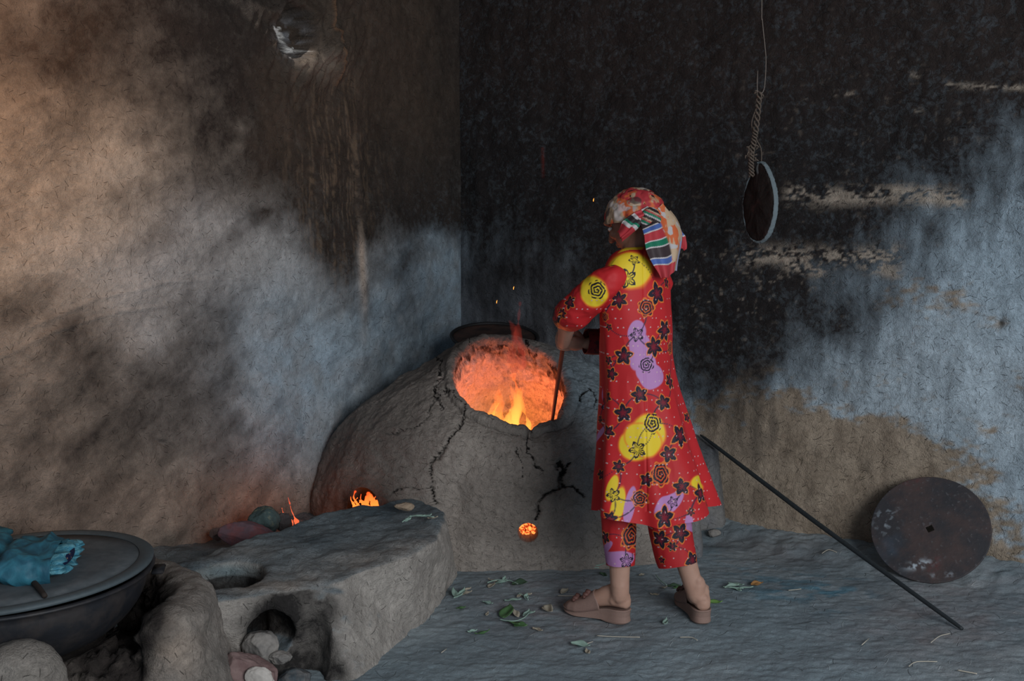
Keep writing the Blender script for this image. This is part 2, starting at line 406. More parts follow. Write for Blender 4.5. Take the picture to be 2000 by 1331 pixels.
        soot += (nbig-.5)*.7+(fbm(w, (26, 6, 1), 4, 73)-.5)*.7+(nmid-.5)*.4
        soot += blobs(wx, wy, [(1400, 760, 70, 110, .42), (1480, 640, 100, 60, .3), (1330, 560, 70, 100, .3), (1600, 460, 100, 20, .25), (1620, 590, 120, 25, .25), (1700, 700, 90, 40, .15), (1450, 720, 40, 80, .2)])
        scr = sum(np.exp(-(polydist(X, Y, pl)/wd)**2)*am for pl, wd, am in (
            ([(1550, 378), (1640, 385), (1760, 378), (1870, 390)], 17, 1.0), ([(1450, 500), (1560, 498), (1640, 505), (1750, 500)], 17, 1.0), ([(1545, 520), (1600, 530)], 13, .8), ([(1700, 520), (1750, 535)], 12, .7),
            ([(1850, 166), (2000, 172)], 6, .7), ([(1630, 183), (1670, 183)], 5, .5), ([(1780, 145), (1792, 148)], 5, .6), ([(1790, 215), (1800, 218)], 5, .7)))
        scrm = np.clip(scr*1.2, 0, 1)*sst(.46, .56, fbm(w, (50, 80, 1), 4, 75, .7)*.6+fbm(w, (14, 30, 1), 3, 76)*.4)
        m = 1-(1-np.clip((soot+.10)/1.15, 0, 1))**2.0
        sc = mixc(np.tile(SOOT*np.array([.95, .97, 1.05]), (len(T), 1)), np.tile(np.array([.030, .022, .020]), (len(T), 1)), np.clip(sst(330, 80, Y)*1.0, 0, 1))
        tanc = np.tile(np.array([.44, .37, .30]), (len(T), 1))
        sc = mixc(sc, tanc, scrm*.8); base = mixc(base, tanc*1.15, scrm*.8)
        spk = sst(.70, .80, nfine)*blobs(X, Y, [(1420, 560, 130, 80, .6), (1700, 300, 260, 160, .25)])
        sc = mixc(sc, tanc*.6, np.clip(spk, 0, 1))
        red = np.exp(-(polydist(X, Y, [(1060, 290), (1061, 345)])/2.5)**2); sc = mixc(sc, np.tile(np.array([.12, .02, .015]), (len(T), 1)), red*.8)
    tex = .62+.40*nmid+.36*fbm(diag if side == 'left' else w*[1.0, .45, 1], (34, 12, 1), 4, 66)
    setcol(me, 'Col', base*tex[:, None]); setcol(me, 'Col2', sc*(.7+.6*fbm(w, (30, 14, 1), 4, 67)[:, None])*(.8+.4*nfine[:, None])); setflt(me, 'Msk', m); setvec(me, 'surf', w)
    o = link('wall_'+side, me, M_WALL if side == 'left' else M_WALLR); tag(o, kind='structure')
M_WALL = earth('plaster_left', dissolve=.6, fine=55, straw=(26, .5), bump=1.0, mottle=.8)
M_WALLR = earth('plaster_right', dissolve=.65, fine=48, straw=(24, .55), bump=1.2, mottle=.8, bdist=.016, strawcol=(.5, .47, .42))
build_wall('left'); build_wall('right')
# ceiling: mud and pole roof over the back of the room (out of the frame)
def _c(bm):
    prism(bm, [(-3.2, .9), (3.9, .9), (3.9, 5.6), (-3.2, 5.6)], 3.0, 3.12)
M_CEIL = simple('sooty_ceiling', (.05, .04, .035), .95, 6, .4, .5)
tag(link('ceiling', prims(_c), M_CEIL, smooth=False), kind='structure')
# ================================================================== FLOOR
def floor_z(x, y):
    P = np.stack([np.atleast_1d(x), np.atleast_1d(y), np.zeros_like(np.atleast_1d(x))], 1).astype(float)
    z = (fbm(P, 1.6, 3, 80)-.5)*.028+(fbm(P, (9, 14, 1), 3, 81)-.5)*.010
    # rising dusty fringe along the right wall
    s = (P[:, 0]-K.x)*NR.x+(P[:, 1]-K.y)*NR.y
    z = z+sst(.30, .0, s)*.05+sst(.45, .1, s)*(fbm(P, 18, 3, 82)-.5)*.03
    return z
def fz(x, y): return float(floor_z(np.array([x]), np.array([y]))[0])
xs = np.concatenate([np.linspace(-3, -1.25, 20)[:-1], np.linspace(-1.25, 2.35, 460), np.linspace(2.35, 4, 20)[1:]])
ys = np.concatenate([np.linspace(-.6, 2.5, 30)[:-1], np.linspace(2.5, 4.7, 330), np.linspace(4.7, 5.6, 20)[1:]])
GX, GY = np.meshgrid(xs, ys); GX = GX.ravel(); GY = GY.ravel()
GZ = floor_z(GX, GY)
P = np.stack([GX, GY, GZ], 1); FX, FY, _ = proj(P)
P[:, 2] += (fbm(P*[1, 1, 0], (30, 55, 1), 3, 84)-.5)*.006+(fbm(P*[1, 1, 0], (70, 70, 1), 2, 85)-.5)*.004
me = grid_mesh('floor', P, len(xs), len(ys))
W2 = np.stack([GX, GY, 0*GX], 1)
nb = fbm(W2, 3, 4, 90); nm = fbm(W2, (14, 26, 1), 4, 91)
fcol = mixc(np.tile(np.array([.25, .32, .355]), (len(GX), 1)), np.tile(np.array([.34, .40, .425]), (len(GX), 1)), sst(.35, .7, nb))
fcol = mixc(fcol, np.tile(np.array([.24, .20, .20]), (len(GX), 1)), np.clip(blobs(FX, FY, [(1110, 1190, 140, 60, .6), (1850, 1200, 160, 80, .6), (1500, 1090, 100, 30, .3)])*nm*2, 0, .8))
fcol = mixc(fcol, np.tile(np.array([.08, .24, .33]), (len(GX), 1)), np.clip(blobs(FX, FY, [(1560, 1150, 90, 18, 1.0), (1640, 1175, 40, 20, .7), (1480, 1120, 50, 10, .5), (1400, 1080, 40, 20, .3)])*sst(.45, .65, nm), 0, .85))
fcol2 = np.tile(np.array([.15, .18, .20]), (len(GX), 1))
fcol2 = mixc(fcol2, np.tile(np.array([.09, .085, .085]), (len(GX), 1)), np.clip(blobs(FX, FY, [(1480, 1070, 100, 25, 1)]), 0, 1))
setcol(me, 'Col', fcol); setcol(me, 'Col2', fcol2); setflt(me, 'Msk', (fbm(np.stack([GX*.93+GY*.36, GY*.93-GX*.36, 0*GX], 1), (7, 15, 1), 5, 93)-.5)*1.1+.30+blobs(FX, FY, [(1480, 1065, 120, 22, .3)])); setvec(me, 'surf', W2)
M_FLOOR = earth('trodden_earth', dissolve=.55, fine=50, straw=(13, .35), bump=.55, mottle=.6, strawmix=.35, strawcol=(.4, .38, .34))
tag(link('floor', me, M_FLOOR), kind='structure')
# ================================================================== OVEN
M_OVEN = earth('oven_clay', dissolve=.7, fine=42, straw=(28, .5), bump=1.1, mottle=.75, strawmix=.35, bdist=.015)
M_BENCH = earth('bench_clay', dissolve=.8, fine=46, straw=(26, .28), bump=1.2, mottle=.9, strawmix=.3, bdist=.015)
Bc = Vector((.10, 4.45, 0)); Mc = Vector((-.005, 4.235, .72)); E1 = Vector((.957, .29, 0)); E2 = Vector((-.13, .43, .30))
thk = np.radians([-180, -160, -140, -120, -100, -85, -65, -45, -25, 0, 40, 90, 130, 155, 180])
rk = np.array([1.06, .98, .83, .66, .585, .575, .62, .69, .70, .70, .72, .66, .80, .95, 1.07])
NUo = 620
th = np.linspace(-PI, PI, NUo, endpoint=False)
rb = np.interp(th, thk, rk)
rows = []
base = np.stack([Bc.x+rb*np.cos(th), Bc.y+rb*np.sin(th), np.full(NUo, -.03)], 1)
def mring(scale, dn=0.0, lift=0.0):
    n = np.array(E1.cross(E2).normalized())
    return np.array(Mc)+np.outer(np.cos(th)*.236*scale, np.array(E1))+np.outer(np.sin(th)*.5*scale, np.array(E2))+n*lift
mo = mring(1.22, lift=-.012)
ns = 330
for i in range(ns):
    s = i/(ns-1); a = s*PI/2
    h = (1-math.cos(a)); v = math.sin(a)
    # the front stays steep: less horizontal travel until the top
    rows.append(np.stack([base[:, 0]+(mo[:, 0]-base[:, 0])*h, base[:, 1]+(mo[:, 1]-base[:, 1])*h, base[:, 2]+(mo[:, 2]-base[:, 2])*v], 1))
nouter = len(rows)
for k in range(1, 14):                      # rolled lip
    a = PI*k/14; sc_ = 1.22-.11*(1-math.cos(a)); rows.append(mring(sc_, lift=-.012+.030*math.sin(a)+(-.012)*(1-math.cos(a))*.3))
nlip = len(rows)
inn = rows[-1]; cxy = np.array([.03, 4.33])
for k in range(1, 90):                      # chamber
    s = k/89
    r = .25+.10*math.sin(min(s*1.6, 1)*PI/2)
    tgt = np.stack([cxy[0]+r*np.cos(th)*.96, cxy[1]+r*np.sin(th)*1.0, np.full(NUo, .10)], 1)
    h = math.sin(min(s*1.5, 1)*PI/2); zz = inn[:, 2]*(1-s)+.10*s
    rows.append(np.stack([inn[:, 0]*(1-h)+tgt[:, 0]*h, inn[:, 1]*(1-h)+tgt[:, 1]*h, zz], 1))
R = np.array(rows); nr = len(rows)
me = grid_mesh('oven_body', R.reshape(-1, 3), NUo, nr, cu=True, cap0=True, cap1=True)
V = getV(me); N = getN(me); X, Y, dep = proj(V)
rowi = np.repeat(np.arange(nr), NUo)
outer = rowi < nouter; lipm = (rowi >= nouter) & (rowi < nlip); inner = rowi >= nlip
if (N[(rowi == 150)] * (V[rowi == 150]-np.array([.1, 4.45, .3]))).sum() < 0: FL = -1
else: FL = 1
N = N*FL
d = (fbm(V, 3, 3, 101)-.5)*.05+(fbm(V, (12, 12, 9), 4, 102)-.5)*.028+(fbm(V, 40, 4, 103, .65)-.5)*.014
facing = outer & (V[:, 1] < 4.7)
lx, ly = X+(fbm(V, 14, 4, 104, .7)-.5)*34, Y+(fbm(V, 14, 4, 105, .7)-.5)*34
CR = [([(905, 790), (898, 830), (880, 860), (858, 885), (835, 905), (836, 930), (842, 960), (855, 985)], 3.2, .022),
      ([(1035, 828), (1032, 860), (1040, 885), (1050, 905), (1062, 915)], 2.2, .015),
      ([(1110, 905), (1100, 930), (1098, 955), (1080, 962), (1060, 972), (1052, 985), (1050, 1010)], 3.6, .022),
      ([(1098, 955), (1120, 950), (1132, 962), (1145, 975)], 2.4, .014), ([(1092, 905), (1105, 950)], 6, .015),
      ([(855, 690), (862, 740), (850, 775), (868, 800)], 2.2, .013), ([(760, 850), (790, 838), (815, 830), (850, 780), (870, 765)], 1.8, .010),
      ([(880, 765), (905, 790)], 1.8, .01), ([(1130, 780), (1150, 760), (1165, 800)], 2.0, .010), ([(915, 655), (930, 690)], 1.8, .01),
      ([(1025, 655), (1030, 690)], 1.8, .010), ([(1010, 880), (1025, 910), (1020, 930)], 1.4, .007), ([(770, 960), (840, 955), (860, 990)], 1.8, .006)]
crack = np.zeros(len(V))
CR = [(pl, wd*.78, am) for pl, wd, am in CR]
for pl, wd, am in CR:
    e = np.exp(-(polydist(lx, ly, pl)/wd)**2)*facing*sst(.15, .45, fbm(V, 16, 2, 119))
    d -= e*am; crack = np.maximum(crack, e)
# crusty soot inside the lip
d += inner*(fbm(V, 34, 4, 106)-.5)*.03*sst(.45, .75, V[:, 2])
d -= inner*0
# ledges in the chamber wall
d += inner*(np.exp(-((V[:, 2]-.52-(V[:, 0])*.08)/.012)**2)*.012+np.exp(-((V[:, 2]-.47)/.01)**2)*.01)*FL
# chipped notches at the front lip
lipz = (lipm | (outer & (rowi > nouter-14)) | (inner & (rowi < nlip+8)))
d -= lipz*np.exp(-((X-1036)/5)**2)*(V[:, 1] < 4.2)*.02
V = V+N*d[:, None]
V[:, 2] = np.where((rowi < 3), -.03, V[:, 2])
wob = (fbm(np.stack([np.cos(th)*1.2, np.sin(th)*1.2, 0*th], 1), 3, 4, 107)-.5)
V[:, 2] += np.tile(wob, nr)*.035*lipz
setV(me, V); me.update()
# vent hole & stoke hole cut into the body
ventc = at(1031, 1037, 3.90)
stoke = at(716, 985, 4.02)
def _cut(bm):
    tube(bm, [ventc+Vector((0, -.12, -.005)), ventc+Vector((0, .06, 0)), ventc+Vector((0, .25, .02))], [.045, .038, .045], 20, sub=3)
    ell(bm, stoke+Vector((0.0, -.02, -.02)), (.085, .12, .10), None, 20, 12)
co = bpy.data.objects.new('cut', prims(_cut)); C.objects.link(co)
oo = bpy.data.objects.new('tmp', me); C.objects.link(oo)
b = oo.modifiers.new('b', 'BOOLEAN'); b.operation = 'DIFFERENCE'; b.object = co; b.solver = 'EXACT'
bpy.context.view_layer.update(); dg = bpy.context.evaluated_depsgraph_get()
me2 = bpy.data.meshes.new_from_object(oo.evaluated_get(dg)); bpy.data.objects.remove(oo); bpy.data.objects.remove(co)
if len(me2.vertices) > 1000: me = me2
V = getV(me); N = getN(me); X, Y, dep = proj(V)
nb = fbm(V, 4, 4, 110); nm = fbm(V, 18, 4, 111)
n_ = len(V)
isin = ((V[:, 0]-cxy[0])**2+(V[:, 1]-cxy[1])**2 < .345**2) & (V[:, 2] < .86)
e2n = np.array(E1.cross(E2).normalized()); below = (V-np.array(Mc))@e2n
mdist = np.sqrt((((V-np.array(Mc))@np.array(E1))/.236)**2+(((V-np.array(Mc))@np.array(E2.normalized()))/.27)**2)
isin = (mdist < 1.02) & (below < .0) | ((V[:, 2] < .74) & ((V[:, 0]-cxy[0])**2+(V[:, 1]-cxy[1])**2 < .365**2) & (below < -.03) & (mdist < 1.6))
oc = mixc(np.tile(np.array([.275, .24, .21]), (n_, 1)), np.tile(np.array([.37, .325, .285]), (n_, 1)), sst(.35, .65, nb))
oc = mixc(oc, np.tile(np.array([.16, .135, .12]), (n_, 1)), np.clip(blobs(X, Y, [(760, 840, 90, 110, .75), (700, 930, 70, 60, .7), (900, 700, 80, 30, .4), (870, 680, 60, 30, .4)]), 0, .85)*(.6+.7*nm).clip(0, 1))
oc = mixc(oc, np.tile(np.array([.23, .29, .33]), (n_, 1)), np.clip(blobs(X, Y, [(1140, 740, 60, 50, .9), (1150, 850, 30, 120, .5)]), 0, .9))
oc2 = mixc(oc*.62, np.tile(np.array([.02, .016, .014]), (n_, 1)), np.clip(blobs(X, Y, [(700, 990, 50, 30, 1)]), 0, 1))
lx, ly = X+(fbm(V, 14, 4, 104, .7)-.5)*34, Y+(fbm(V, 14, 4, 105, .7)-.5)*34
crack = np.zeros(n_)
for pl, wd, am in CR: crack = np.maximum(crack, np.exp(-(polydist(lx, ly, pl)/(wd*.8))**2)*(V[:, 1] < 4.7)*(~isin))
oc2 = mixc(oc2, np.tile(np.array([.012, .010, .009]), (n_, 1)), sst(.25, .6, crack))
mk = (fbm(V, (10, 10, 6), 5, 113)-.5)*1.3+.25+crack*1.2+blobs(X, Y, [(1105, 930, 20, 35, .5), (1070, 965, 30, 10, .4), (1031, 1065, 16, 8, .3), (700, 985, 50, 30, .8)])
# inside: baked pale clay, black crust near the lip towards the back right
ic = np.tile(np.array([.62, .52, .46]), (n_, 1))
crust = np.clip(sst(-.13, -.01, below)*1.1+(fbm(V, 46, 4, 114, .65)-.5)*2.2+np.clip(V[:, 0]*1.2, -.3, .35), 0, 1)*(V[:, 1] > 4.05)
oc = np.where(isin[:, None], ic*(.8+.4*nm[:, None]), oc); oc2 = np.where(isin[:, None], np.array([.035, .022, .018]), oc2)
mk = np.where(isin, crust*1.0-.05+(nm-.5)*.5+sst(.55, .7, fbm(V, (7, 7, 34), 4, 115))*.20*(V[:, 2] < .7), mk)
setcol(me, 'Col', oc); setcol(me, 'Col2', oc2); setflt(me, 'Msk', mk)
ang = np.arctan2(V[:, 1]-4.4, V[:, 0]-.05); setvec(me, 'surf', np.stack([ang*.6, V[:, 2]*1.2, 0*ang], 1))
oven = empty('clay_oven', (.1, 4.0, 0), 'big grey domed clay oven with a round glowing mouth, built into the corner', 'oven')
link('oven_body', me, M_OVEN, oven)
# shoulder ledge at the oven's right
def _led(bm):
    prism(bm, [(.35, 4.02), (.72, 3.99), (.80, 4.05), (.80, 4.35), (.97, 4.40), (1.0, 4.62), (.40, 4.9)], -.03, .42,
          [(.38, 4.12, .50), (.68, 4.06, .46), (.76, 4.12, .42), (.80, 4.36, .40), (.93, 4.44, .38), (.97, 4.60, .40), (.42, 4.85, .60)])
me = sculpt(prims(_led), .011, 10); V = getV(me); N = getN(me)
V = V+N*((fbm(V, 8, 4, 120)-.5)*.03)[:, None]; V[:, 2] = np.maximum(V[:, 2], -.03); setV(me, V)
V = getV(me); X, Y, _ = proj(V)
c = mixc(np.tile(np.array([.26, .25, .235]), (len(V), 1)), np.tile(np.array([.20, .20, .21]), (len(V), 1)), sst(.3, .7, fbm(V, 6, 4, 121)))
c = mixc(c, np.tile(np.array([.10, .105, .115]), (len(V), 1)), np.clip(blobs(X, Y, [(1385, 880, 30, 30, 1.0)]), 0, 1))
setcol(me, 'Col', c); setcol(me, 'Col2', c*.55); setflt(me, 'Msk', fbm(V, 9, 4, 122)*.8-.15); surfcoord(me)
link('side_ledge', me, M_OVEN, oven)
# flames --------------------------------------------------------------
def flame_mesh(h, w, n=5, seed=0, lean=(0, 0)):
    r = random.Random(seed)
    def f(bm):
        for k in range(n):
            a = r.uniform(0, 6.28); rr = r.uniform(0, w*.7) if n > 1 else 0; x, y = rr*math.cos(a), rr*math.sin(a)*.6
            hh = h*r.uniform(.55, 1)
            ws = w*r.uniform(.6, 1.1); pts = [Vector((x+lean[0]*t*t*hh+math.sin(t*6+k*1.7)*.22*w*t, y+lean[1]*t*hh+math.cos(t*5+k)*.1*w*t, t*hh)) for t in (0, .12, .25, .4, .6, .8, 1)]
            rad = [ws*.16, ws*.30, ws*.36, ws*.30, ws*.17, ws*.08, ws*.008]
            tube(bm, pts, rad, 24, True, .7, sub=8)
    me = prims(f); V = getV(me); N = getN(me); V = V+N*((fbm(V+seed, 1.6/w, 3, seed)-.5)*w*.55)[:, None]; setV(me, V); return me
M_FL1 = flame_mat('chamber_flame', 2.6, (1.0, .46, .07), (1.0, .16, .03), .18, .60, .55, 7)
M_FL2 = flame_mat('small_flame', 2.2, (1.0, .22, .03), (1.0, .07, .015), .03, .14, 1.5, 45)
M_FL3 = flame_mat('thin_flame', .6, (.9, .12, .07), (.7, .06, .04), .0, .30, .17, 8)
M_EMB = flame_mat('ember_glow', 1.8, (1.0, .20, .04), (1.0, .07, .01), .0, .6, 1.4, 60)
def flame(name, loc, me, mat, label, cat='flame'):
    o = link(name, me, mat); o.location = loc; return tag(o, label, cat)
flame('flame', (.0, 4.42, .12), flame_mesh(.62, .20, 12, 3), M_FL1, 'tall yellow flames burning inside the round oven mouth', 'fire')
flame('flame', (.035, 4.42, .74), flame_mesh(.30, .10, 3, 8, (-.12, 0)), M_FL3, 'faint red flame rising above the oven mouth')
flame('flame', stoke+Vector((.0, -.05, -.055)), flame_mesh(.125, .075, 12, 11, (-.05, 0)), M_FL2, 'small orange flame at the left foot of the oven behind the bench')
flame('flame', at(572, 1032, 3.86), flame_mesh(.13, .045, 2, 9, (-.35, 0)), flame_mat('side_flame', 1.1, (1.0, .16, .06), (1.0, .12, .06), .03, .15, .9, 30), 'thin orange flame beside the rubble at the foot of the left wall')
def _coal(bm):
    r = random.Random(2)
    for k in range(60):
        p = ventc+Vector((r.uniform(-.036, .036), r.uniform(.05, .10), r.uniform(-.036, .034)))
        ell(bm, p, (r.uniform(.008, .016), r.uniform(.008, .016), r.uniform(.006, .013)), Matrix.Rotation(r.uniform(0, 3), 4, 'Y'), 8, 6)
tz = NT('glowing_coal'); nz = tz.n('TexNoise', i_Vector=tz.n('TexCoord').outputs['Object'], i_Scale=70.0, i_Detail=3.0).outputs[0]
colr = tz.mix(tz.mapr(nz, .4, .6), (.9, .05, .01), (1.0, .28, .06))
em = tz.n('Emission', i_Strength=tz.mapr(nz, .35, .6, .15, 2.0)); tz.t.links.new(colr, em.inputs[0]); M_COAL = tz.out(em.outputs[0])
tag(link('embers', prims(_coal), M_COAL), 'red glowing embers seen through the small round hole low in the oven', 'embers', kind='stuff')
# burning coal bed on the chamber floor
def _bed(bm):
    r = random.Random(4)
    for k in range(110):
        a, q = r.uniform(0, 6.28), .30*math.sqrt(r.random())
        ell(bm, Vector((.03+q*math.cos(a), 4.33+q*math.sin(a), .115+r.uniform(0, .03))), (r.uniform(.02, .04), r.uniform(.02, .04), r.uniform(.015, .03)), Matrix.Rotation(r.uniform(0, 3), 4, 'Z'), 8, 6)
tag(link('coal_bed', prims(_bed), M_COAL), 'bed of burning coals on the oven chamber floor', 'coals', kind='stuff')
# sparks
M_SPK = NT('spark'); e_ = M_SPK.n('Emission', i_Strength=3.0); e_.inputs[0].default_value = (1, .3, .05, 1); M_SPK = M_SPK.out(e_.outputs[0])
for (x, y, lb) in ((1159, 391, 'tiny orange spark in the air left of the head scarf'), (970, 590, 'tiny red spark drifting above the oven lid'), (1003, 563, 'tiny orange spark above the faint flame')):
    p = at(x, y, 4.2)
    me = prims(lambda bm: tube(bm, [p+Vector((0, 0, -.006)), p, p+Vector((.002, 0, .007))], [.0008, .0017, .0006], 6, sub=1))
    tag(link('spark', me, M_SPK), lb, 'spark')
# ---------------------------------------------------------------- oven lid lying behind the mouth
M_IRON = simple('sooty_iron', (.045, .033, .030), .65, 14, .5, .3, col2=(.09, .05, .04), spec=.4)
M_DARKIRON = simple('black_iron', (.022, .021, .022), .6, 20, .5, .3, spec=.4)
lid = empty('oven_lid', (-.06, 4.72, .86), 'dark thin round iron lid lying on top of the oven behind its mouth', 'lid')
rot = Matrix.Rotation(math.radians(13), 4, 'X') @ Matrix.Rotation(math.radians(2), 4, 'Y')
def disc_prof(bm, prof, M, seg=72):
    rings = []
    for r_, z_ in prof:
        if r_ < 1e-5: rings.append([bm.verts.new(M @ Vector((0, 0, z_)))])
        else: rings.append([bm.verts.new(M @ Vector((r_*math.cos(2*PI*k/seg), r_*math.sin(2*PI*k/seg), z_))) for k in range(seg)])
    for a, b in zip(rings[:-1], rings[1:]):
        for k in range(seg):
            if len(a) == 1: bm.faces.new((a[0], b[k], b[(k+1) % seg]))
            elif len(b) == 1: bm.faces.new((a[k], b[0], a[(k+1) % seg]))
            else: bm.faces.new((a[k], b[k], b[(k+1) % seg], a[(k+1) % seg]))
LM = Matrix.Translation(at(966, 660, 4.72)) @ rot
me = prims(lambda bm: disc_prof(bm, [(0, .0), (.10, .004), (.185, .0), (.196, .004), (.2, .0), (.2, -.006), (.19, -.009), (0, -.012)], LM))
link('lid_plate', me, M_IRON, lid)
me = prims(lambda bm: disc_prof(bm, [(.212, .006), (.214, .010), (.206, .014), (.198, .010), (.198, .0), (.206, -.004), (.212, .006)], LM))
link('lid_rim', me, M_DARKIRON, lid)
# ================================================================== BENCH (clay stove)
bench_top = [onz(865, 1000, .30), onz(853, 1055, .29), onz(800, 1084, .285), onz(675, 1125, .28), onz(600, 1146, .275), onz(530, 1156, .275), onz(400, 1180, .27), onz(330, 1190, .27),
             onz(310, 1110, .27), onz(400, 1086, .28), onz(470, 1060, .29), onz(560, 1026, .30), onz(640, 1000, .30), onz(745, 984, .30), onz(800, 965, .30)]
def _bench(bm):
    bot = [onz(900, 1120), onz(868, 1165), onz(820, 1225), onz(700, 1331), onz(640, 1331), onz(520, 1325), onz(380, 1325), onz(300, 1325), onz(280, 1180), onz(400, 1125), onz(470, 1110), onz(560, 1080), onz(640, 1060), onz(745, 1045), onz(800, 1020)]
    prism(bm, [(p.x, p.y) for p in bot], -.03, .3, [(p.x, p.y, p.z) for p in bench_top])
potc = onz(442, 1121, .28)
def _bcut(bm):
    tube(bm, [potc+Vector((0, 0, -.22)), potc+Vector((0, 0, -.03)), potc+Vector((0, 0, .1))], [.12, .122, .135], 28, sub=2)
    # firebox mouth in the front face, slanting in from the left-front
    m0 = at(500, 1232, 2.80); m1 = Vector((potc.x-.01, potc.y-.02, .10))
    tube(bm, [Vector((m0.x+.005, 2.72, .13)), Vector((m0.x+.005, 2.95, .14)), m1], [.085, .072, .075], 20, sub=3)
    ell(bm, at(592, 1300, 2.84), (.075, .13, .20), Matrix.Rotation(math.radians(14), 4, 'Y'))
me = sculpt(prims(_bench), .009, 16, prims(_bcut))
V = getV(me); N = getN(me)
d = (fbm(V, 4, 3, 130)-.5)*.04+(fbm(V, (14, 14, 10), 4, 131)-.5)*.024+(fbm(V, (40, 40, 30), 3, 132)-.5)*.009
V = V+N*d[:, None]; V[:, 2] = np.maximum(V[:, 2], -.02); setV(me, V); V = getV(me); N = getN(me); X, Y, _ = proj(V); n_ = len(V)
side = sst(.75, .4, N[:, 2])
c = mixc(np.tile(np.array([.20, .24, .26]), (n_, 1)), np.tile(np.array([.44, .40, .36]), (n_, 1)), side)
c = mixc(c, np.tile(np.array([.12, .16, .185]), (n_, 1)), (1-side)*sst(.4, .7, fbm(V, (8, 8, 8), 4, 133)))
c = mixc(c, np.tile(np.array([.33, .30, .27]), (n_, 1)), np.clip(blobs(X, Y, [(700, 1100, 150, 22, .8, -15), (480, 1145, 90, 12, .6), (450, 1080, 70, 15, .5)])*fbm(V, 16, 3, 134)*1.8, 0, 1))
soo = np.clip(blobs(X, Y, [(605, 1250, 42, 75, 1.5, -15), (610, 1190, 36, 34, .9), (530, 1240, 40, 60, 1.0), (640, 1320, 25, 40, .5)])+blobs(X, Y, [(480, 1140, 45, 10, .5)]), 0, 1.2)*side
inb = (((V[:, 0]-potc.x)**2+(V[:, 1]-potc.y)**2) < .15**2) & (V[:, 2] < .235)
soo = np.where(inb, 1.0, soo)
blue = np.clip(blobs(X, Y, [(440, 1118, 60, 14, 1)]), 0, 1)*(N[:, 2] < .6)
c = mixc(c, np.tile(np.array([.10, .20, .24]), (n_, 1)), blue*.7)
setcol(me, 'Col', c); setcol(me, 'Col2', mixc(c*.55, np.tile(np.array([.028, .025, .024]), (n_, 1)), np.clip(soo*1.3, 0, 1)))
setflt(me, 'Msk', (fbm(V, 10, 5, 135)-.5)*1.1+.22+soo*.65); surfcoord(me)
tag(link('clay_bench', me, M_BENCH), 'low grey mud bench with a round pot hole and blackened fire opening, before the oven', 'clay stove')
# dusty bank between bench and left wall
def _bank(bm):
    pts = [(-.62, 4.75), (-.45, 4.2), (-.42, 3.75), (-.75, 3.5), (-1.0, 3.2), (-1.2, 2.9), (-1.5, 2.55), (-1.9, 2.3), (-2.15, 2.2), (-1.6, 3.3), (-1.0, 4.3)]
    z = [.10, .12, .13, .13, .16, .17, .2, .22, .24, .19, .12]
    prism(bm, pts, -.03, .1, [(p[0], p[1], zz) for p, zz in zip(pts, z)])
me = sculpt(prims(_bank), .012, 6); V = getV(me); N = getN(me)
V = V+N*((fbm(V, 5, 3, 140)-.5)*.05+(fbm(V, 22, 4, 141)-.5)*.03)[:, None]; V[:, 2] = np.maximum(V[:, 2], -.02); setV(me, V); n_ = len(V)
c = mixc(np.tile(np.array([.17, .215, .24]), (n_, 1)), np.tile(np.array([.23, .25, .26]), (n_, 1)), fbm(V, 12, 3, 142))
setcol(me, 'Col', c); setcol(me, 'Col2', c*.5); setflt(me, 'Msk', fbm(V, 14, 4, 143)*.9-.15); surfcoord(me)
tag(link('ash_bank', me, M_BENCH), 'dusty blue-grey bank of ash between the bench and the left wall', 'ash heap')
# ================================================================== HEARTH + WOK
Wc = Vector((-1.335, 2.60, .42)); 
def ringp(deg, r, z): a = math.radians(deg); return Vector((Wc.x+r*math.cos(a), Wc.y+r*math.sin(a), z))
def _hearth(bm):
    # the big rounded cheek beside the bench, sweeping back behind the pot
    for z, rr in ((.02, .145), (.12, .125), (.20, .100), (.275, .080)):
        tube(bm, [ringp(a, .44, z) for a in (-8, 10, 30, 60, 100, 150)], [rr*.8, rr, rr, rr*.95, rr*.9, rr*.8], 16, sub=3)
        ell(bm, ringp(-6, .43, z), (rr*.95,)*3)
    # earth under the pot
    ell(bm, Vector((-1.30, 2.66, .0)), (.42, .36, .17))
    ell(bm, Vector((-1.08, 2.54, .03)), (.24, .17, .19)); ell(bm, Vector((-1.2, 2.6, .0)), (.3, .26, .24))
me = sculpt(prims(_hearth), .010, 7); V = getV(me); N = getN(me)
rin = np.hypot(V[:, 0]-Wc.x, V[:, 1]-Wc.y); inside = sst(.42, .33, rin)
d = (fbm(V, 5, 3, 150)-.5)*.05+(fbm(V, 16, 4, 151)-.5)*.03
d += (fbm(V, 32, 4, 152, .65)-.5)*.10*np.clip(inside+sst(.12, .0, V[:, 2]), 0, 1)
V = V+N*d[:, None]
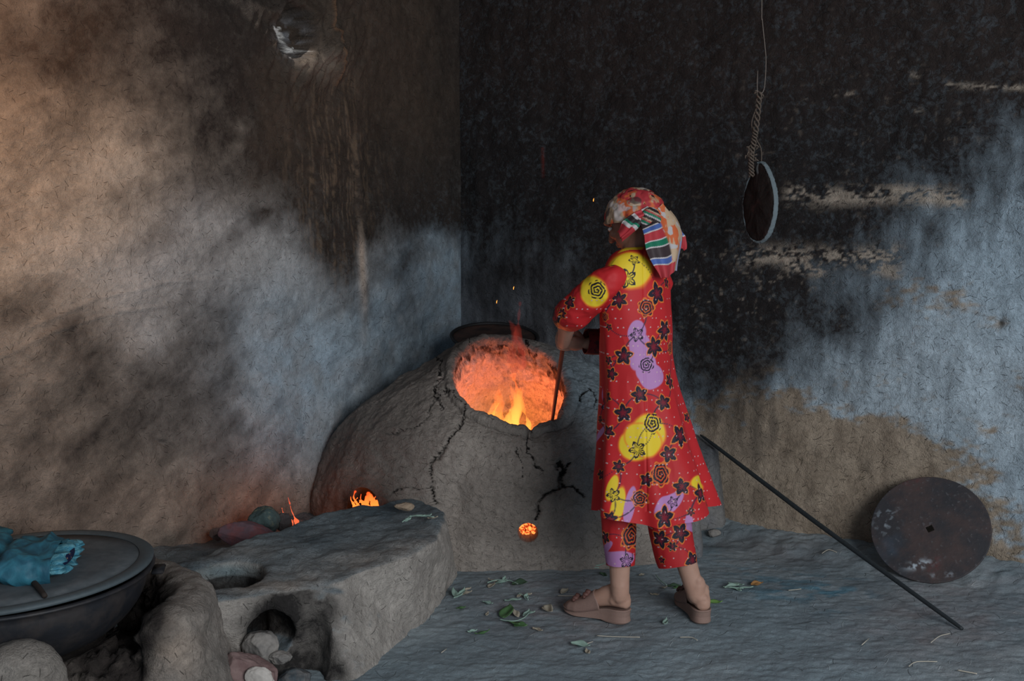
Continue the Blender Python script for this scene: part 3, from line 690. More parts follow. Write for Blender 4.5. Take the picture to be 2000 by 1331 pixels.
# keep clear of the pot bowl
bowl = np.hypot(V[:, 0]-Wc.x, V[:, 1]-Wc.y)
rb_ = .345*np.sqrt(np.clip(1-((.41-V[:, 2])/.222)**2, 0, 1))+.008
clr = (bowl < rb_) & (V[:, 2] > .19) & (V[:, 2] < .45)
sc_ = np.where(clr, rb_/np.maximum(bowl, .01), 1)
V[:, 0] = Wc.x+(V[:, 0]-Wc.x)*sc_; V[:, 1] = Wc.y+(V[:, 1]-Wc.y)*sc_; V[:, 2] = np.maximum(V[:, 2], -.02)
setV(me, V); V = getV(me); N = getN(me); X, Y, _ = proj(V); n_ = len(V)
c = mixc(np.tile(np.array([.21, .19, .17]), (n_, 1)), np.tile(np.array([.30, .265, .235]), (n_, 1)), sst(.35, .65, fbm(V, 7, 4, 153)))
c = mixc(c, np.tile(np.array([.38, .30, .24]), (n_, 1)), np.clip(blobs(X, Y, [(330, 1260, 40, 50, .8), (200, 1300, 90, 30, .5)])*fbm(V, 20, 3, 155)*1.6, 0, 1))
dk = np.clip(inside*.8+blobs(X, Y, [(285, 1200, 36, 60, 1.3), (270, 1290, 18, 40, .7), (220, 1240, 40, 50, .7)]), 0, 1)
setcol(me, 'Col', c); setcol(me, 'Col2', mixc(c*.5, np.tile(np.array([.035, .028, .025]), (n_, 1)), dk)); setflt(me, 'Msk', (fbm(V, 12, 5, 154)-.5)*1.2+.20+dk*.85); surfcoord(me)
tag(link('clay_hearth', me, M_BENCH), 'rounded clay hearth wall holding the wide iron pot, left of the bench', 'hearth')
# front-left clay stump
def _st(bm):
    for z, r_ in ((.0, .15), (.10, .145), (.20, .13), (.27, .11)): ell(bm, Vector((at(28, 1290, 2.28).x, 2.28, z)), (r_, r_*.8, r_*.95))
me = sculpt(prims(_st), .009, 8); V = getV(me); N = getN(me)
V = V+N*((fbm(V, 6, 3, 160)-.5)*.04+(fbm(V, 22, 4, 161)-.5)*.02)[:, None]; V[:, 2] = np.maximum(V[:, 2], -.02); setV(me, V)
c = mixc(np.tile(np.array([.27, .245, .22]), (len(V), 1)), np.tile(np.array([.34, .30, .26]), (len(V), 1)), fbm(V, 9, 4, 162))
setcol(me, 'Col', c); setcol(me, 'Col2', c*.5); setflt(me, 'Msk', fbm(V, 14, 4, 163)*.9-.2); surfcoord(me)
tag(link('clay_support', me, M_BENCH), 'rounded clay stump propping the pot in the bottom left corner', 'clay support')
M_WOK = simple('pot_iron', (.016, .017, .021), .55, 12, .6, .15, col2=(.03, .026, .026), spec=.4)
M_LID = simple('pot_lid_metal', (.125, .14, .15), .7, 10, .5, .25, col2=(.085, .10, .11), spec=.25)
M_RIM = simple('lid_edge', (.075, .095, .105), .6, 12, .4, .2, spec=.35)
wok = empty('iron_pot', (Wc.x, Wc.y, .16), 'wide black round-bottomed iron pot sitting in the clay hearth', 'pot')
def _wk(bm):
    prof = [(0, -.212), (.06, -.208)]
    for k in range(2, 22):
        a = k/21*PI/2; prof.append((.335*math.sin(a)**.9, -.21*math.cos(a)))
    prof += [(.352, .004), (.355, .010), (.345, .014), (.325, .006)]
    for k in range(20, 1, -1):
        a = k/21*PI/2; prof.append((.322*math.sin(a)**.9, -.197*math.cos(a)))
    prof += [(0, -.198)]
    disc_prof(bm, prof, Matrix.Translation(Wc), 96)
link('bowl', prims(_wk), M_WOK, wok)
hp = ringp(14, .364, .412)
def _hd(bm):
    M = Matrix.Translation(hp) @ Matrix.Rotation(math.radians(14), 4, 'Z')
    bmesh.ops.create_cube(bm, size=1, matrix=M @ Matrix.Diagonal((.034, .075, .007, 1)))
    bmesh.ops.bevel(bm, geom=bm.edges[:], offset=.003, segments=2, affect='EDGES')
link('handle', prims(_hd), M_WOK, wok)
lidp = empty('pot_lid', (Wc.x, Wc.y, .43), 'flat grey round metal lid covering the iron pot', 'lid')
LT = Matrix.Translation(Wc+Vector((0, 0, .014))) @ Matrix.Rotation(math.radians(-1.5), 4, 'Y')
me = prims(lambda bm: disc_prof(bm, [(0, .012), (.12, .013), (.25, .012), (.315, .008), (.315, -.001), (0, -.001)], LT, 96)); link('lid_top', me, M_LID, lidp)
me = prims(lambda bm: disc_prof(bm, [(.314, .010), (.325, .014), (.345, .013), (.352, .008), (.35, .001), (.335, -.002), (.314, .0), (.314, .010)], LT, 96)); link('lid_rim', me, M_RIM, lidp)
# ---- blue bundle on the lid
t = NT('blue_cloth'); tc = t.n('TexCoord').outputs['Object']
n1 = t.n('TexNoise', i_Vector=tc, i_Scale=16.0, i_Detail=6.0, i_Distortion=1.5).outputs[0]; n2 = t.n('TexNoise', i_Vector=tc, i_Scale=220.0, i_Detail=2.0).outputs[0]
c0 = t.mix(t.mapr(n1, .35, .65), (.010, .065, .10), (.022, .13, .18)); c0 = t.mix(t.mapr(n1, .66, .76), c0, (.05, .045, .04))
c0 = t.mix(1.0, c0, t.attr('Col'), 'MULTIPLY')
bp = t.n('Bump', i_Strength=.6, i_Distance=.006, i_Height=t.math('ADD', n1, t.math('MULTIPLY', n2, .1)))
p = t.n('BsdfPrincipled', i_Roughness=.65, i_Normal=bp.outputs[0]); t.t.links.new(c0, p.inputs['Base Color']); M_BLUE = t.out(p.outputs[0])
M_NAVY = simple('navy_lining', (.008, .012, .05), .7, 90, .5, .3, col2=(.35, .22, .14), thr=(.60, .64))
M_RUFF = simple('pale_blue_hem', (.05, .23, .33), .55, 60, .4, .6, col2=(.12, .33, .40), bdist=.01)
zl = .447
def bag_at(u, v, h):  # u along the bundle, v across
    a = Vector((-1.30, 2.42, zl)); ex = Vector((.96, .28, 0)).normalized(); ey = Vector((-.28, .96, 0)).normalized()
    return a+ex*u+ey*v+Vector((0, 0, h))
NU, NV = 160, 150
U = np.linspace(0, 1, NV); TH = np.linspace(0, 2*PI, NU, endpoint=False)
rows = []
O_ = onz(40, 1100, zl+.04)
EX = Vector((.985, .17, 0)).normalized(); EY = Vector((-EX.y, EX.x, 0))
p_end = onz(122, 1113, zl)
for u in U:
    L = .36; cpt = p_end-EX*(L*(1-u)); wv = .125-.015*sst(.3, 1, u)+.012*math.sin(u*9); hh = .048*(1-.35*u)
    ct, st = np.cos(TH), np.sin(TH)
    q = np.stack([cpt.x+EY.x*wv*np.sign(ct)*np.abs(ct)**.75, cpt.y+EY.y*wv*np.sign(ct)*np.abs(ct)**.75, cpt.z+hh+hh*np.sign(st)*np.abs(st)**.8], 1)
    rows.append(q)
me = grid_mesh('cloth', np.array(rows).reshape(-1, 3), NU, NV, cu=True, cap0=True)
V = getV(me); N = getN(me)
loc_u = np.repeat(U, NU)
rid = 1-np.abs(2*fbm(V, (9, 9, 14), 3, 170)-1)
d = (rid-.6)*.045+(fbm(V, 30, 3, 171)-.5)*.012-.02*np.exp(-((loc_u-.62)/.04)**2)
V = V+N*d[:, None]*(1 if N[0]@(V[0]-np.array(rows[0].mean(0))) > 0 else -1)
V[:, 2] = np.maximum(V[:, 2], zl-.002); setV(me, V)
setcol(me, 'Col', np.tile(np.array([1., 1., 1.]), (len(V), 1))*(.55+.9*rid[:, None]))
bag = empty('blue_bundle', (p_end.x-.15*EX.x, p_end.y-.15*EX.y, zl), 'crumpled blue cloth bundle lying on the pot lid, open end to the right', 'bundle')
link('cloth', me, M_BLUE, bag)
def _ruff(bm):
    seg = 120
    rings = []
    for j, (gr, du) in enumerate(((1.0, -.02), (1.1, .0), (1.08, .022), (.92, .03), (.72, .018), (.55, -.01))):
        ring = []
        for k in range(seg):
            a = 2*PI*k/seg; w = .105*gr*(1+.03*math.sin(a*13+.3*j)); hh = .027*gr*(1+.16*math.sin(a*9+.4*j))
            c_, s_ = math.cos(a), math.sin(a)
            p = p_end+EX*(du+.005*math.sin(a*13+j*.2))+EY*(w*c_)+Vector((0, 0, .034+hh*s_))
            p.z = max(p.z, zl)
            ring.append(bm.verts.new(p))
        rings.append(ring)
    for a, b in zip(rings[:-1], rings[1:]):
        for k in range(seg): bm.faces.new((a[k], b[k], b[(k+1) % seg], a[(k+1) % seg]))
link('hem', prims(_ruff), M_RUFF, bag)
def _nav(bm): ell(bm, p_end+EX*(.012)+Vector((0, 0, .036)), (.014, .066, .017), Matrix.Rotation(math.atan2(EX.y, EX.x), 4, 'Z'), 24, 16)
link('lining', prims(_nav), M_NAVY, bag)
# second blue cloth further back at the frame edge
def _b2(bm):
    ell(bm, Vector((-1.66, 2.78, .475)), (.11, .08, .045)); ell(bm, Vector((-1.56, 2.83, .465)), (.10, .05, .03), Matrix.Rotation(.5, 4, 'Z'))
me = sculpt(prims(_b2), .008, 3); V = getV(me); N = getN(me); V = V+N*((fbm(V, 22, 3, 175)-.5)*.03)[:, None]; V[:, 2] = np.maximum(V[:, 2], .44); setV(me, V); setcol(me, 'Col', np.array([.9, .9, .9]))
tag(link('blue_rag', me, M_BLUE), 'small dark blue rag behind the blue bundle at the left edge', 'rag')
# wooden stick tip poking out from under the bundle
M_STICK = simple('dark_wood', (.035, .026, .022), .8, 30, .4, .4)
a = onz(88, 1165, zl+.008); b_ = onz(58, 1130, zl+.008)
me = prims(lambda bm: tube(bm, [a, a.lerp(b_, .5)+Vector((0, 0, .002)), b_], [.006, .0075, .007], 10))
tag(link('stick', me, M_STICK), 'short dark stick end poking from under the blue bundle on the pot lid', 'stick')
# ================================================================== STONES AND RUBBLE
def stone(name, c, r, rot, mat, label, cat='stone', seed=0, vox=.006, amp=.35, group=None, sharp=3, parent=None):
    rr = max(r)
    V0 = []
    bm = bmesh.new(); bmesh.ops.create_icosphere(bm, subdivisions=5, radius=1)
    me = bpy.data.meshes.new(name); bm.to_mesh(me); bm.free(); V = getV(me)
    rg = np.random.default_rng(seed); k = rg.normal(size=(9, 3)); k /= np.linalg.norm(k, axis=1)[:, None]
    h = rg.uniform(.62, .95, 9)
    for i in range(9):                      # facet cuts
        dd = V@k[i]; ex = np.maximum(dd-h[i], 0); V -= np.outer(ex*.92, k[i])
    V = V*(1+(fbm(V+seed*3.1, 2.2, 4, seed)-.5)[:, None]*amp)
    V = V*np.array(r)
    V = V+V/np.linalg.norm(V, axis=1)[:, None]*((fbm(V/rr, 9, 3, seed+3)-.5)*rr*.05)[:, None]
    Mt = np.array(Matrix.Rotation(rot[2], 3, 'Z') @ Matrix.Rotation(rot[1], 3, 'Y') @ Matrix.Rotation(rot[0], 3, 'X'))
    V = V@Mt.T+np.array(c); setV(me, V)
    o = link(name, me, mat, parent)
    if label: tag(o, label, cat, group)
    return o
M_ST_GREY = simple('grey_stone', (.17, .16, .15), .9, 18, .4, .5, col2=(.25, .23, .21), bdist=.01)
M_ST_PINK = simple('pink_brick', (.17, .105, .10), .9, 16, .4, .4, col2=(.22, .15, .14), bdist=.008)
M_ST_RED = simple('maroon_brick', (.17, .065, .07), .9, 14, .5, .4, col2=(.11, .07, .085), bdist=.008)
M_ST_GREEN = simple('greenish_stone', (.055, .085, .085), .9, 22, .5, .5, col2=(.16, .17, .12), thr=(.52, .66), bdist=.01)
M_ST_TAN = simple('tan_clod', (.33, .25, .18), .9, 30, .4, .5, bdist=.006)
def on(px, py, Y): return at(px, py, Y)
stone('stone', on(508, 1266, 2.86), (.058, .05, .055), (.1, .2, .4), M_ST_GREY, 'rough grey stone blocking the lower left of the fire opening', seed=3)
# pink brick with a white plaster patch
bk = empty('brick_fragment', on(480, 1320, 2.74)+Vector((0, 0, -.06)), 'rounded pink brick fragment with a whitish plaster patch, at the bottom edge before the bench', 'brick')
stone('brick', on(476, 1322, 2.74), (.098, .05, .078), (.0, .12, .1), M_ST_PINK, None, seed=8, parent=bk, amp=.2)
M_PLAS = simple('white_plaster', (.50, .46, .42), .9, 30, .3, .3)
stone('plaster_patch', on(506, 1329, 2.705), (.045, .022, .038), (.0, .3, .1), M_PLAS, None, seed=12, parent=bk, amp=.25)
bpy.data.objects['plaster_patch']['label'] = 'whitish plaster patch'
stone('stone', on(575, 1322, 2.80), (.06, .05, .03), (0, .1, .3), simple('ashy_stone', (.06, .075, .085), .9, 20, .5, .5, col2=(.12, .12, .12)), 'dark ashy flat stone at the foot of the fire opening, right of the pink brick', seed=15)
stone('stone', on(548, 1285, 2.84), (.035, .03, .018), (0, .1, .3), M_ST_GREY, 'small flat pale-edged stone lying between the grey stone and the dark ashy stone', seed=17)
bz = .13
stone('brick_slab', on(487, 1048, 3.62), (.115, .07, .05), (.15, .28, .35), M_ST_RED, 'maroon brick slab leaning in the gap between the bench and the left wall', 'brick', seed=21, amp=.15)
stone('stone', on(516, 1018, 3.76), (.062, .05, .058), (.2, .3, .5), M_ST_GREEN, 'dark green-grey stone standing behind the maroon brick slab', seed=23, amp=.25)
stone('stone', on(556, 1022, 3.80), (.036, .03, .042), (.2, -.3, .5), simple('dark_stone', (.07, .06, .06), .9, 25, .5, .5), 'small dark pointed stone right of the green-grey stone', seed=25)
stone('stone', on(425, 1044, 3.74), (.034, .03, .024), (.2, .1, .5), simple('mauve_stone', (.22, .17, .165), .9, 25, .5, .5), 'small pale mauve stone at the left end of the maroon slab', seed=27)
stone('clay_clod', on(789, 990, 3.66), (.038, .026, .017), (.1, .05, .1), M_ST_TAN, 'crumbly tan clod on the back of the bench', 'clod', seed=31, amp=.6)
stone('stone', on(1395, 1042, 4.30), (.03, .025, .018), (.1, .05, .1), M_ST_GREY, 'small grey stone at the right foot of the oven', seed=33)
# ================================================================== IRON DISC + ROD
M_DISC = NT('rusty_disc'); t = M_DISC; tc = t.n('TexCoord').outputs['Object']
n1 = t.n('TexNoise', i_Vector=tc, i_Scale=7.0, i_Detail=7.0, i_Roughness=.65).outputs[0]; n2 = t.n('TexNoise', i_Vector=tc, i_Scale=70.0, i_Detail=4.0).outputs[0]
c0 = t.mix(t.mapr(n1, .38, .62), (.030, .029, .034), (.062, .042, .040)); c0 = t.mix(t.mapr(n1, .60, .72), c0, (.10, .035, .035))
c0 = t.mix(t.math('MULTIPLY', t.mapr(n2, .60, .72), .5), c0, (.12, .12, .13)); c0 = t.mix(1.0, t.attr('Col'), c0, 'ADD')
bp = t.n('Bump', i_Strength=.4, i_Distance=.003, i_Height=n2)
p = t.n('BsdfPrincipled', i_Roughness=.7, i_Normal=bp.outputs[0]); t.t.links.new(c0, p.inputs['Base Color']); M_DISC = t.out(p.outputs[0])
botp = onz(1800, 1141, 0); topv = at(1800, 937, botp.y+.24)
zax = NR*math.cos(math.radians(36))+Vector((0, 0, math.sin(math.radians(36)))); zax.normalize()
upd = (Vector((0, 0, 1))-zax*zax.z).normalized(); xax = upd.cross(zax)
RD = .222; cdisc = botp+upd*RD+Vector((0, 0, fz(botp.x, botp.y)+.004))
DM = Matrix((xax.to_4d(), upd.to_4d(), zax.to_4d(), (0, 0, 0, 1))).transposed(); DM.translation = cdisc; DM[3][0] = DM[3][1] = DM[3][2] = 0; DM[3][3] = 1
for i in range(3): DM[i][3] = cdisc[i]
def _disc():
    nr_, na = 70, 260; rr = np.linspace(0, 1, nr_); aa = np.linspace(0, 2*PI, na, endpoint=False)
    rows = []
    def sq(a, s): return s/np.maximum(np.abs(np.cos(a-.6)), np.abs(np.sin(a-.6)))
    hole = sq(aa, .0125)
    def ring(r_, z_): rows.append(np.stack([r_*np.cos(aa), r_*np.sin(aa), np.full(na, z_)], 1))
    ring(hole, -.003)
    for q in rr: ring(hole+(RD-.001-hole)*q, .003)
    ring(np.full(na, RD), .002); ring(np.full(na, RD), -.002)
    for q in (1., .5, 0): ring(hole+(RD-hole)*q, -.003)
    Q = np.array(rows); n = len(rows)
    me = grid_mesh('iron_disc', Q.reshape(-1, 3), na, n, cu=True)
    V = getV(me); col = np.zeros((len(V), 3))
    V[:, 2] += (fbm(V, 9, 3, 180)-.5)*.006
    nn = fbm(V, 60, 3, 181)
    def sp(cx, cy, sx, sy, an=0):
        return blobs(V[:, 0], V[:, 1], [(cx, cy, sx, sy, 1, an)])
    wsp = np.clip(sp(-.02, -.155, .028, .010, 25)*1.6, 0, 1)*sst(.42, .6, nn)+np.clip(sp(.07, -.18, .03, .006, 15), 0, 1)*sst(.5, .6, nn)*.7+np.clip(sp(-.17, .01, .03, .04), 0, 1)*sst(.6, .7, nn)*.5
    col += wsp[:, None]*np.array([.35, .42, .47])
    col += (sp(-.12, -.11, .06, .05)*sst(.4, .7, fbm(V, 14, 3, 182)))[:, None]*np.array([.01, .03, .05])
    setV(me, V); setcol(me, 'Col', col); return me
me = _disc(); me.transform(DM)
M_DISC.name = 'rusty_disc'
tag(link('iron_disc', me, M_DISC), 'rusty flat round iron plate with a square centre hole leaning on the right wall', 'metal plate')
# rod
wl_t = 1.339; rt = Vector((K.x+DR.x*wl_t, K.y+DR.y*wl_t, 0))+NR*.05
rtop = at(1368, 850, rt.y); rbot = onz(1875, 1226, .012)
me = prims(lambda bm: tube(bm, [rtop, rtop.lerp(rbot, .06), rtop.lerp(rbot, .3)+Vector((0, 0, -.004)), rtop.lerp(rbot, .5)+Vector((0, 0, -.007)), rtop.lerp(rbot, .75)+Vector((0, 0, -.004)), rtop.lerp(rbot, .985), rbot], [.003, .008, .0095, .0095, .0085, .007, .003], 12, sub=6))
tag(link('iron_rod', me, simple('rod_iron', (.022, .028, .032), .6, 60, .5, .5, spec=.4)), 'long thin dark iron rod slanting from the oven side down across the floor', 'rod')
# ================================================================== HANGING PAD + CORD
hY = 4.08
M_PAD = simple('charred_pad', (.014, .009, .008), .85, 16, .6, .6, col2=(.03, .013, .012), thr=(.52, .68), bdist=.008)
M_PADE = simple('pad_edge_cloth', (.17, .21, .23), .9, 160, .6, .8, bdist=.004)
M_CORD = simple('frayed_cord', (.13, .10, .08), .95, 120, .6, .9, bdist=.004)
M_WIRE = simple('wire', (.18, .15, .13), .7, 60, .4, .2)
pad = empty('bread_pad', at(1485, 330, hY), 'dark oval padded bread paddle with a pale edge, hanging in front of the right wall', 'paddle')
pc = at(1484, 398, hY); yaw = math.radians(-62)
def _pad():
    hw = .092; n = 96; prof = []
    for k in range(n):
        a = 2*PI*k/n; x = math.sin(a); z = math.cos(a)
        w = hw*(1-.30*max(z, 0)**1.6)
        hz = .155 if z < 0 else .165
        prof.append((x*w, z*hz))
    return prof
prof = _pad()
ca, sa = math.cos(yaw), math.sin(yaw)
def padpt(x, z, t):  # t thickness axis
    v = Vector((x*ca+t*sa*1.0, x*sa-t*ca, z)); tilt = math.radians(1)
    return pc+v
def _padm(bm):
    n = len(prof); rings = []
    for s_, tt in ((.0, .018), (.4, .018), (.75, .015), (.93, .012), (.985, .008)):
        rings.append([bm.verts.new(padpt(p[0]*s_, p[1]*s_, tt)) for p in prof] if s_ > 0 else None)
    c = bm.verts.new(padpt(0, 0, .019))
    for k in range(n): bm.faces.new((c, rings[1][k], rings[1][(k+1) % n]))
    for a, b in zip(rings[1:-1], rings[2:]):
        for k in range(n): bm.faces.new((a[k], b[k], b[(k+1) % n], a[(k+1) % n]))
    back = [[bm.verts.new(padpt(p[0]*s_, p[1]*s_, tt)) for p in prof] for s_, tt in ((.985, -.010), (.9, -.013), (.4, -.014))]
    for a, b in zip(back[:-1], back[1:]):
        for k in range(n): bm.faces.new((a[k], b[k], b[(k+1) % n], a[(k+1) % n]))
    bm.faces.new(back[-1])
    a, b = rings[-1], back[0]
    for k in range(n): bm.faces.new((a[k], b[k], b[(k+1) % n], a[(k+1) % n]))
    bmesh.ops.recalc_face_normals(bm, faces=bm.faces)
me = resample(prims(_padm), subsurf=1); V = getV(me); N = getN(me); V = V+N*((fbm(V, 30, 4, 190)-.5)*.014)[:, None]; setV(me, V)
link('pad', me, M_PAD, pad)
def _edge(bm):
    n = len(prof); pts = [padpt(p[0]*1.0, p[1]*1.0, -.002) for p in prof]
    rings = []
    for k in range(n):
        p = pts[k]; d = (pts[(k+1) % n]-pts[k-1]).normalized(); x = Vector((sa, -ca, 0)); y = d.cross(x)
        rings.append([bm.verts.new(p+x*math.cos(a)*.0125+y*math.sin(a)*.006) for a in [2*PI*j/10 for j in range(10)]])
    for k in range(n):
        a, b = rings[k], rings[(k+1) % n]
        for j in range(10): bm.faces.new((a[j], a[(j+1) % 10], b[(j+1) % 10], b[j]))
    bmesh.ops.recalc_face_normals(bm, faces=bm.faces)
me = prims(_edge); me = resample(me, subsurf=1); V = getV(me); N = getN(me); V = V+N*((fbm(V, 140, 2, 191)-.5)*.006)[:, None]; setV(me, V)
link('edge_binding', me, M_PADE, pad)
def _cord(bm):
    r = random.Random(5)
    main = [(1484, 180), (1481, 215), (1476, 255), (1472, 275), (1467, 300), (1466, 322), (1468, 345)]
    for s_ in range(3):
        ph = s_*2.1
        pts = []
        for i in range(40):
            t_ = i/39*(len(main)-1); j = min(int(t_), len(main)-2); f = t_-j
            x = main[j][0]*(1-f)+main[j+1][0]*f; y = main[j][1]*(1-f)+main[j+1][1]*f
            p = at(x, y, hY); rr = .006+.005*abs(math.sin(i*.5+s_))
            pts.append(p+Vector((math.cos(i*1.1+ph)*rr, math.sin(i*1.1+ph)*rr, 0)))
        tube(bm, pts, [.0034]*40, 7, sub=2)
    for k in range(34):                      # frayed knots and tufts
        yv = r.choice([182, 190, 200, 262, 285, 292, 298, 302, 306, 310]); x0 = 1480 if yv < 250 else 1468
        p = at(x0+r.uniform(-9, 9), yv+r.uniform(-8, 8), hY); q = p+Vector((r.uniform(-.016, .016), r.uniform(-.01, .01), r.uniform(-.018, .01)))
        tube(bm, [p, p.lerp(q, .5)+Vector((r.uniform(-.005, .005), 0, .004)), q], [.003, .0035, .002], 6, sub=2)
link('cord', prims(_cord), M_CORD, pad)
me = prims(lambda bm: (tube(bm, [at(1484, 195, hY), at(1472, 225, hY), at(1468, 245, hY+.01), at(1476, 270, hY), at(1486, 290, hY), at(1487, 315, hY), at(1483, 330, hY)], [.0022]*7, 6)))
link('loop_cord', me, M_CORD, pad)
def _hook(bm): tube(bm, [at(1481, 320, hY), at(1478, 330, hY), at(1482, 342, hY), at(1489, 345, hY+.0), at(1489, 332, hY), at(1484, 322, hY)], [.006, .007, .008, .008, .007, .005], 8)
link('hook', prims(_hook), M_DARKIRON, pad)
wtop = at(1488, -200, hY); wtop.z = 3.0
me = prims(lambda bm: tube(bm, [wtop, at(1488, 0, hY), at(1489, 40, hY), at(1494, 90, hY), at(1496, 115, hY), at(1495, 150, hY), at(1492, 175, hY), at(1486, 184, hY)], [.0018]*8, 6, sub=5)); link('hanging_wire', me, M_WIRE, pad)
me = prims(lambda bm: tube(bm, [at(1479, 182, hY), at(1479, 160, hY), at(1480, 138, hY)], [.0018, .0018, .0012], 6, sub=3)); link('wire_stub', me, M_WIRE, pad)
#PERSON_BEGIN
# ================================================================== PERSON
S_ = Vector((-.7071, -.7071, 0)); Fw = Vector((-.7071, .7071, 0))
PE = Vector((.43, 3.38, 0))
t = NT('skin'); tc = t.n('TexCoord').outputs['Object']
n1 = t.n('TexNoise', i_Vector=tc, i_Scale=22.0, i_Detail=5.0).outputs[0]
c0 = t.mix(n1, (.36, .20, .145), (.50, .31, .235)); c0 = t.mix(1.0, c0, t.attr('Col'), 'MULTIPLY')
p = t.n('BsdfPrincipled', i_Roughness=.6); t.t.links.new(c0, p.inputs['Base Color']); p.inputs['Specular IOR Level'].default_value = .3
p.inputs['Subsurface Weight'].default_value = .08; p.inputs['Subsurface Radius'].default_value = (.01, .004, .002); M_SKIN = t.out(p.outputs[0])
person = empty('person', (.43, 3.35, 0), 'person in a red flowered dress and headscarf, back turned, poking the oven fire', 'person')
kneeL, ankL = at(1208, 985, 3.37), at(1211, 1163, 3.335)
kneeR, ankR = at(1305, 985, 3.365), at(1360, 1163, 3.335)
heelL, toeL = onz(1214, 1216, .0), onz(1131, 1198, .0)
heelR, toeR = onz(1370, 1218, .0), onz(1326, 1166, .0)
S0, S1 = at(1107, 622, 3.60), at(1080, 812, 4.05)
sax = (S0-S1).normalized()
def onstick(py):
    a, b = 0, 1
    for _ in range(40):
        m = (a+b)/2; q = S0.lerp(S1, m)
        _, y, _ = proj(np.array([list(q)]))
        if y[0] < py: a = m
        else: b = m
    return S0.lerp(S1, a)
G1, G2 = onstick(634), onstick(664)
elL, wrL = at(1114, 612, 3.38), None
elR = Vector((.44, 3.66, .945))
shL, shR = Vector((.325, 3.275, 1.205)), Vector((.505, 3.455, 1.19))
def hand(bm, G, frm, axis, side):
    w = (G-frm); w -= axis*w.dot(axis); w.normalize(); n = axis.cross(w)*side
    wr = G-w*.088+n*.006
    # palm
    R_ = Matrix((w.to_4d(), axis.to_4d(), n.to_4d(), (0, 0, 0, 1))).transposed()
    R_[3][0] = R_[3][1] = R_[3][2] = 0; R_[0][3] = R_[1][3] = R_[2][3] = 0; R_[3][3] = 1
    ell(bm, G-w*.040+n*.012, (.043, .039, .0155), R_, 20, 12)
    ell(bm, G-w*.060+n*.006, (.033, .030, .018), R_, 20, 12)
    for k in range(4):                              # four fingers of different length closed round the stick
        o = axis*(.029-.0195*k); L = (1.0, 1.08, 1.02, .85)[k]; r_ = (.0086, .0090, .0086, .0076)[k]
        pts = [G-w*.022+n*.018+o, G+w*.002+n*.0235*L+o, G+w*.0215*L+n*.010+o, G+w*.0205*L-n*.010+o, G+w*.004-n*.0205*L+o, G-w*.012*L-n*.019+o]
        capsule(bm, pts, [r_*1.1, r_, r_, r_*.95, r_*.9, r_*.8], 10, sub=3)
    # thumb leaves the side of the palm near its base
    pts = [G-w*.062+axis*.022-n*.002, G-w*.040+axis*.040-n*.012, G-w*.014+axis*.046-n*.021, G+w*.008+axis*.040-n*.019]
    capsule(bm, pts, [.013, .0115, .0100, .0085], 12, sub=3)
    return wr
def limb(bm, pts, rad, n=16): capsule(bm, pts, rad, n, sub=4)
Hc = at(1238, 430, 3.42)
hf = Vector((-.74, .50, -.44)).normalized(); hr = hf.cross(Vector((0, 0, 1))).normalized(); hu = hr.cross(hf).normalized()
HR = Matrix((hr.to_4d(), hf.to_4d(), hu.to_4d(), (0, 0, 0, 1))).transposed()
for i in range(3): HR[i][3] = 0; HR[3][i] = 0
HR[3][3] = 1
def hp_(x, y, z): return Hc+hr*x+hf*y+hu*z
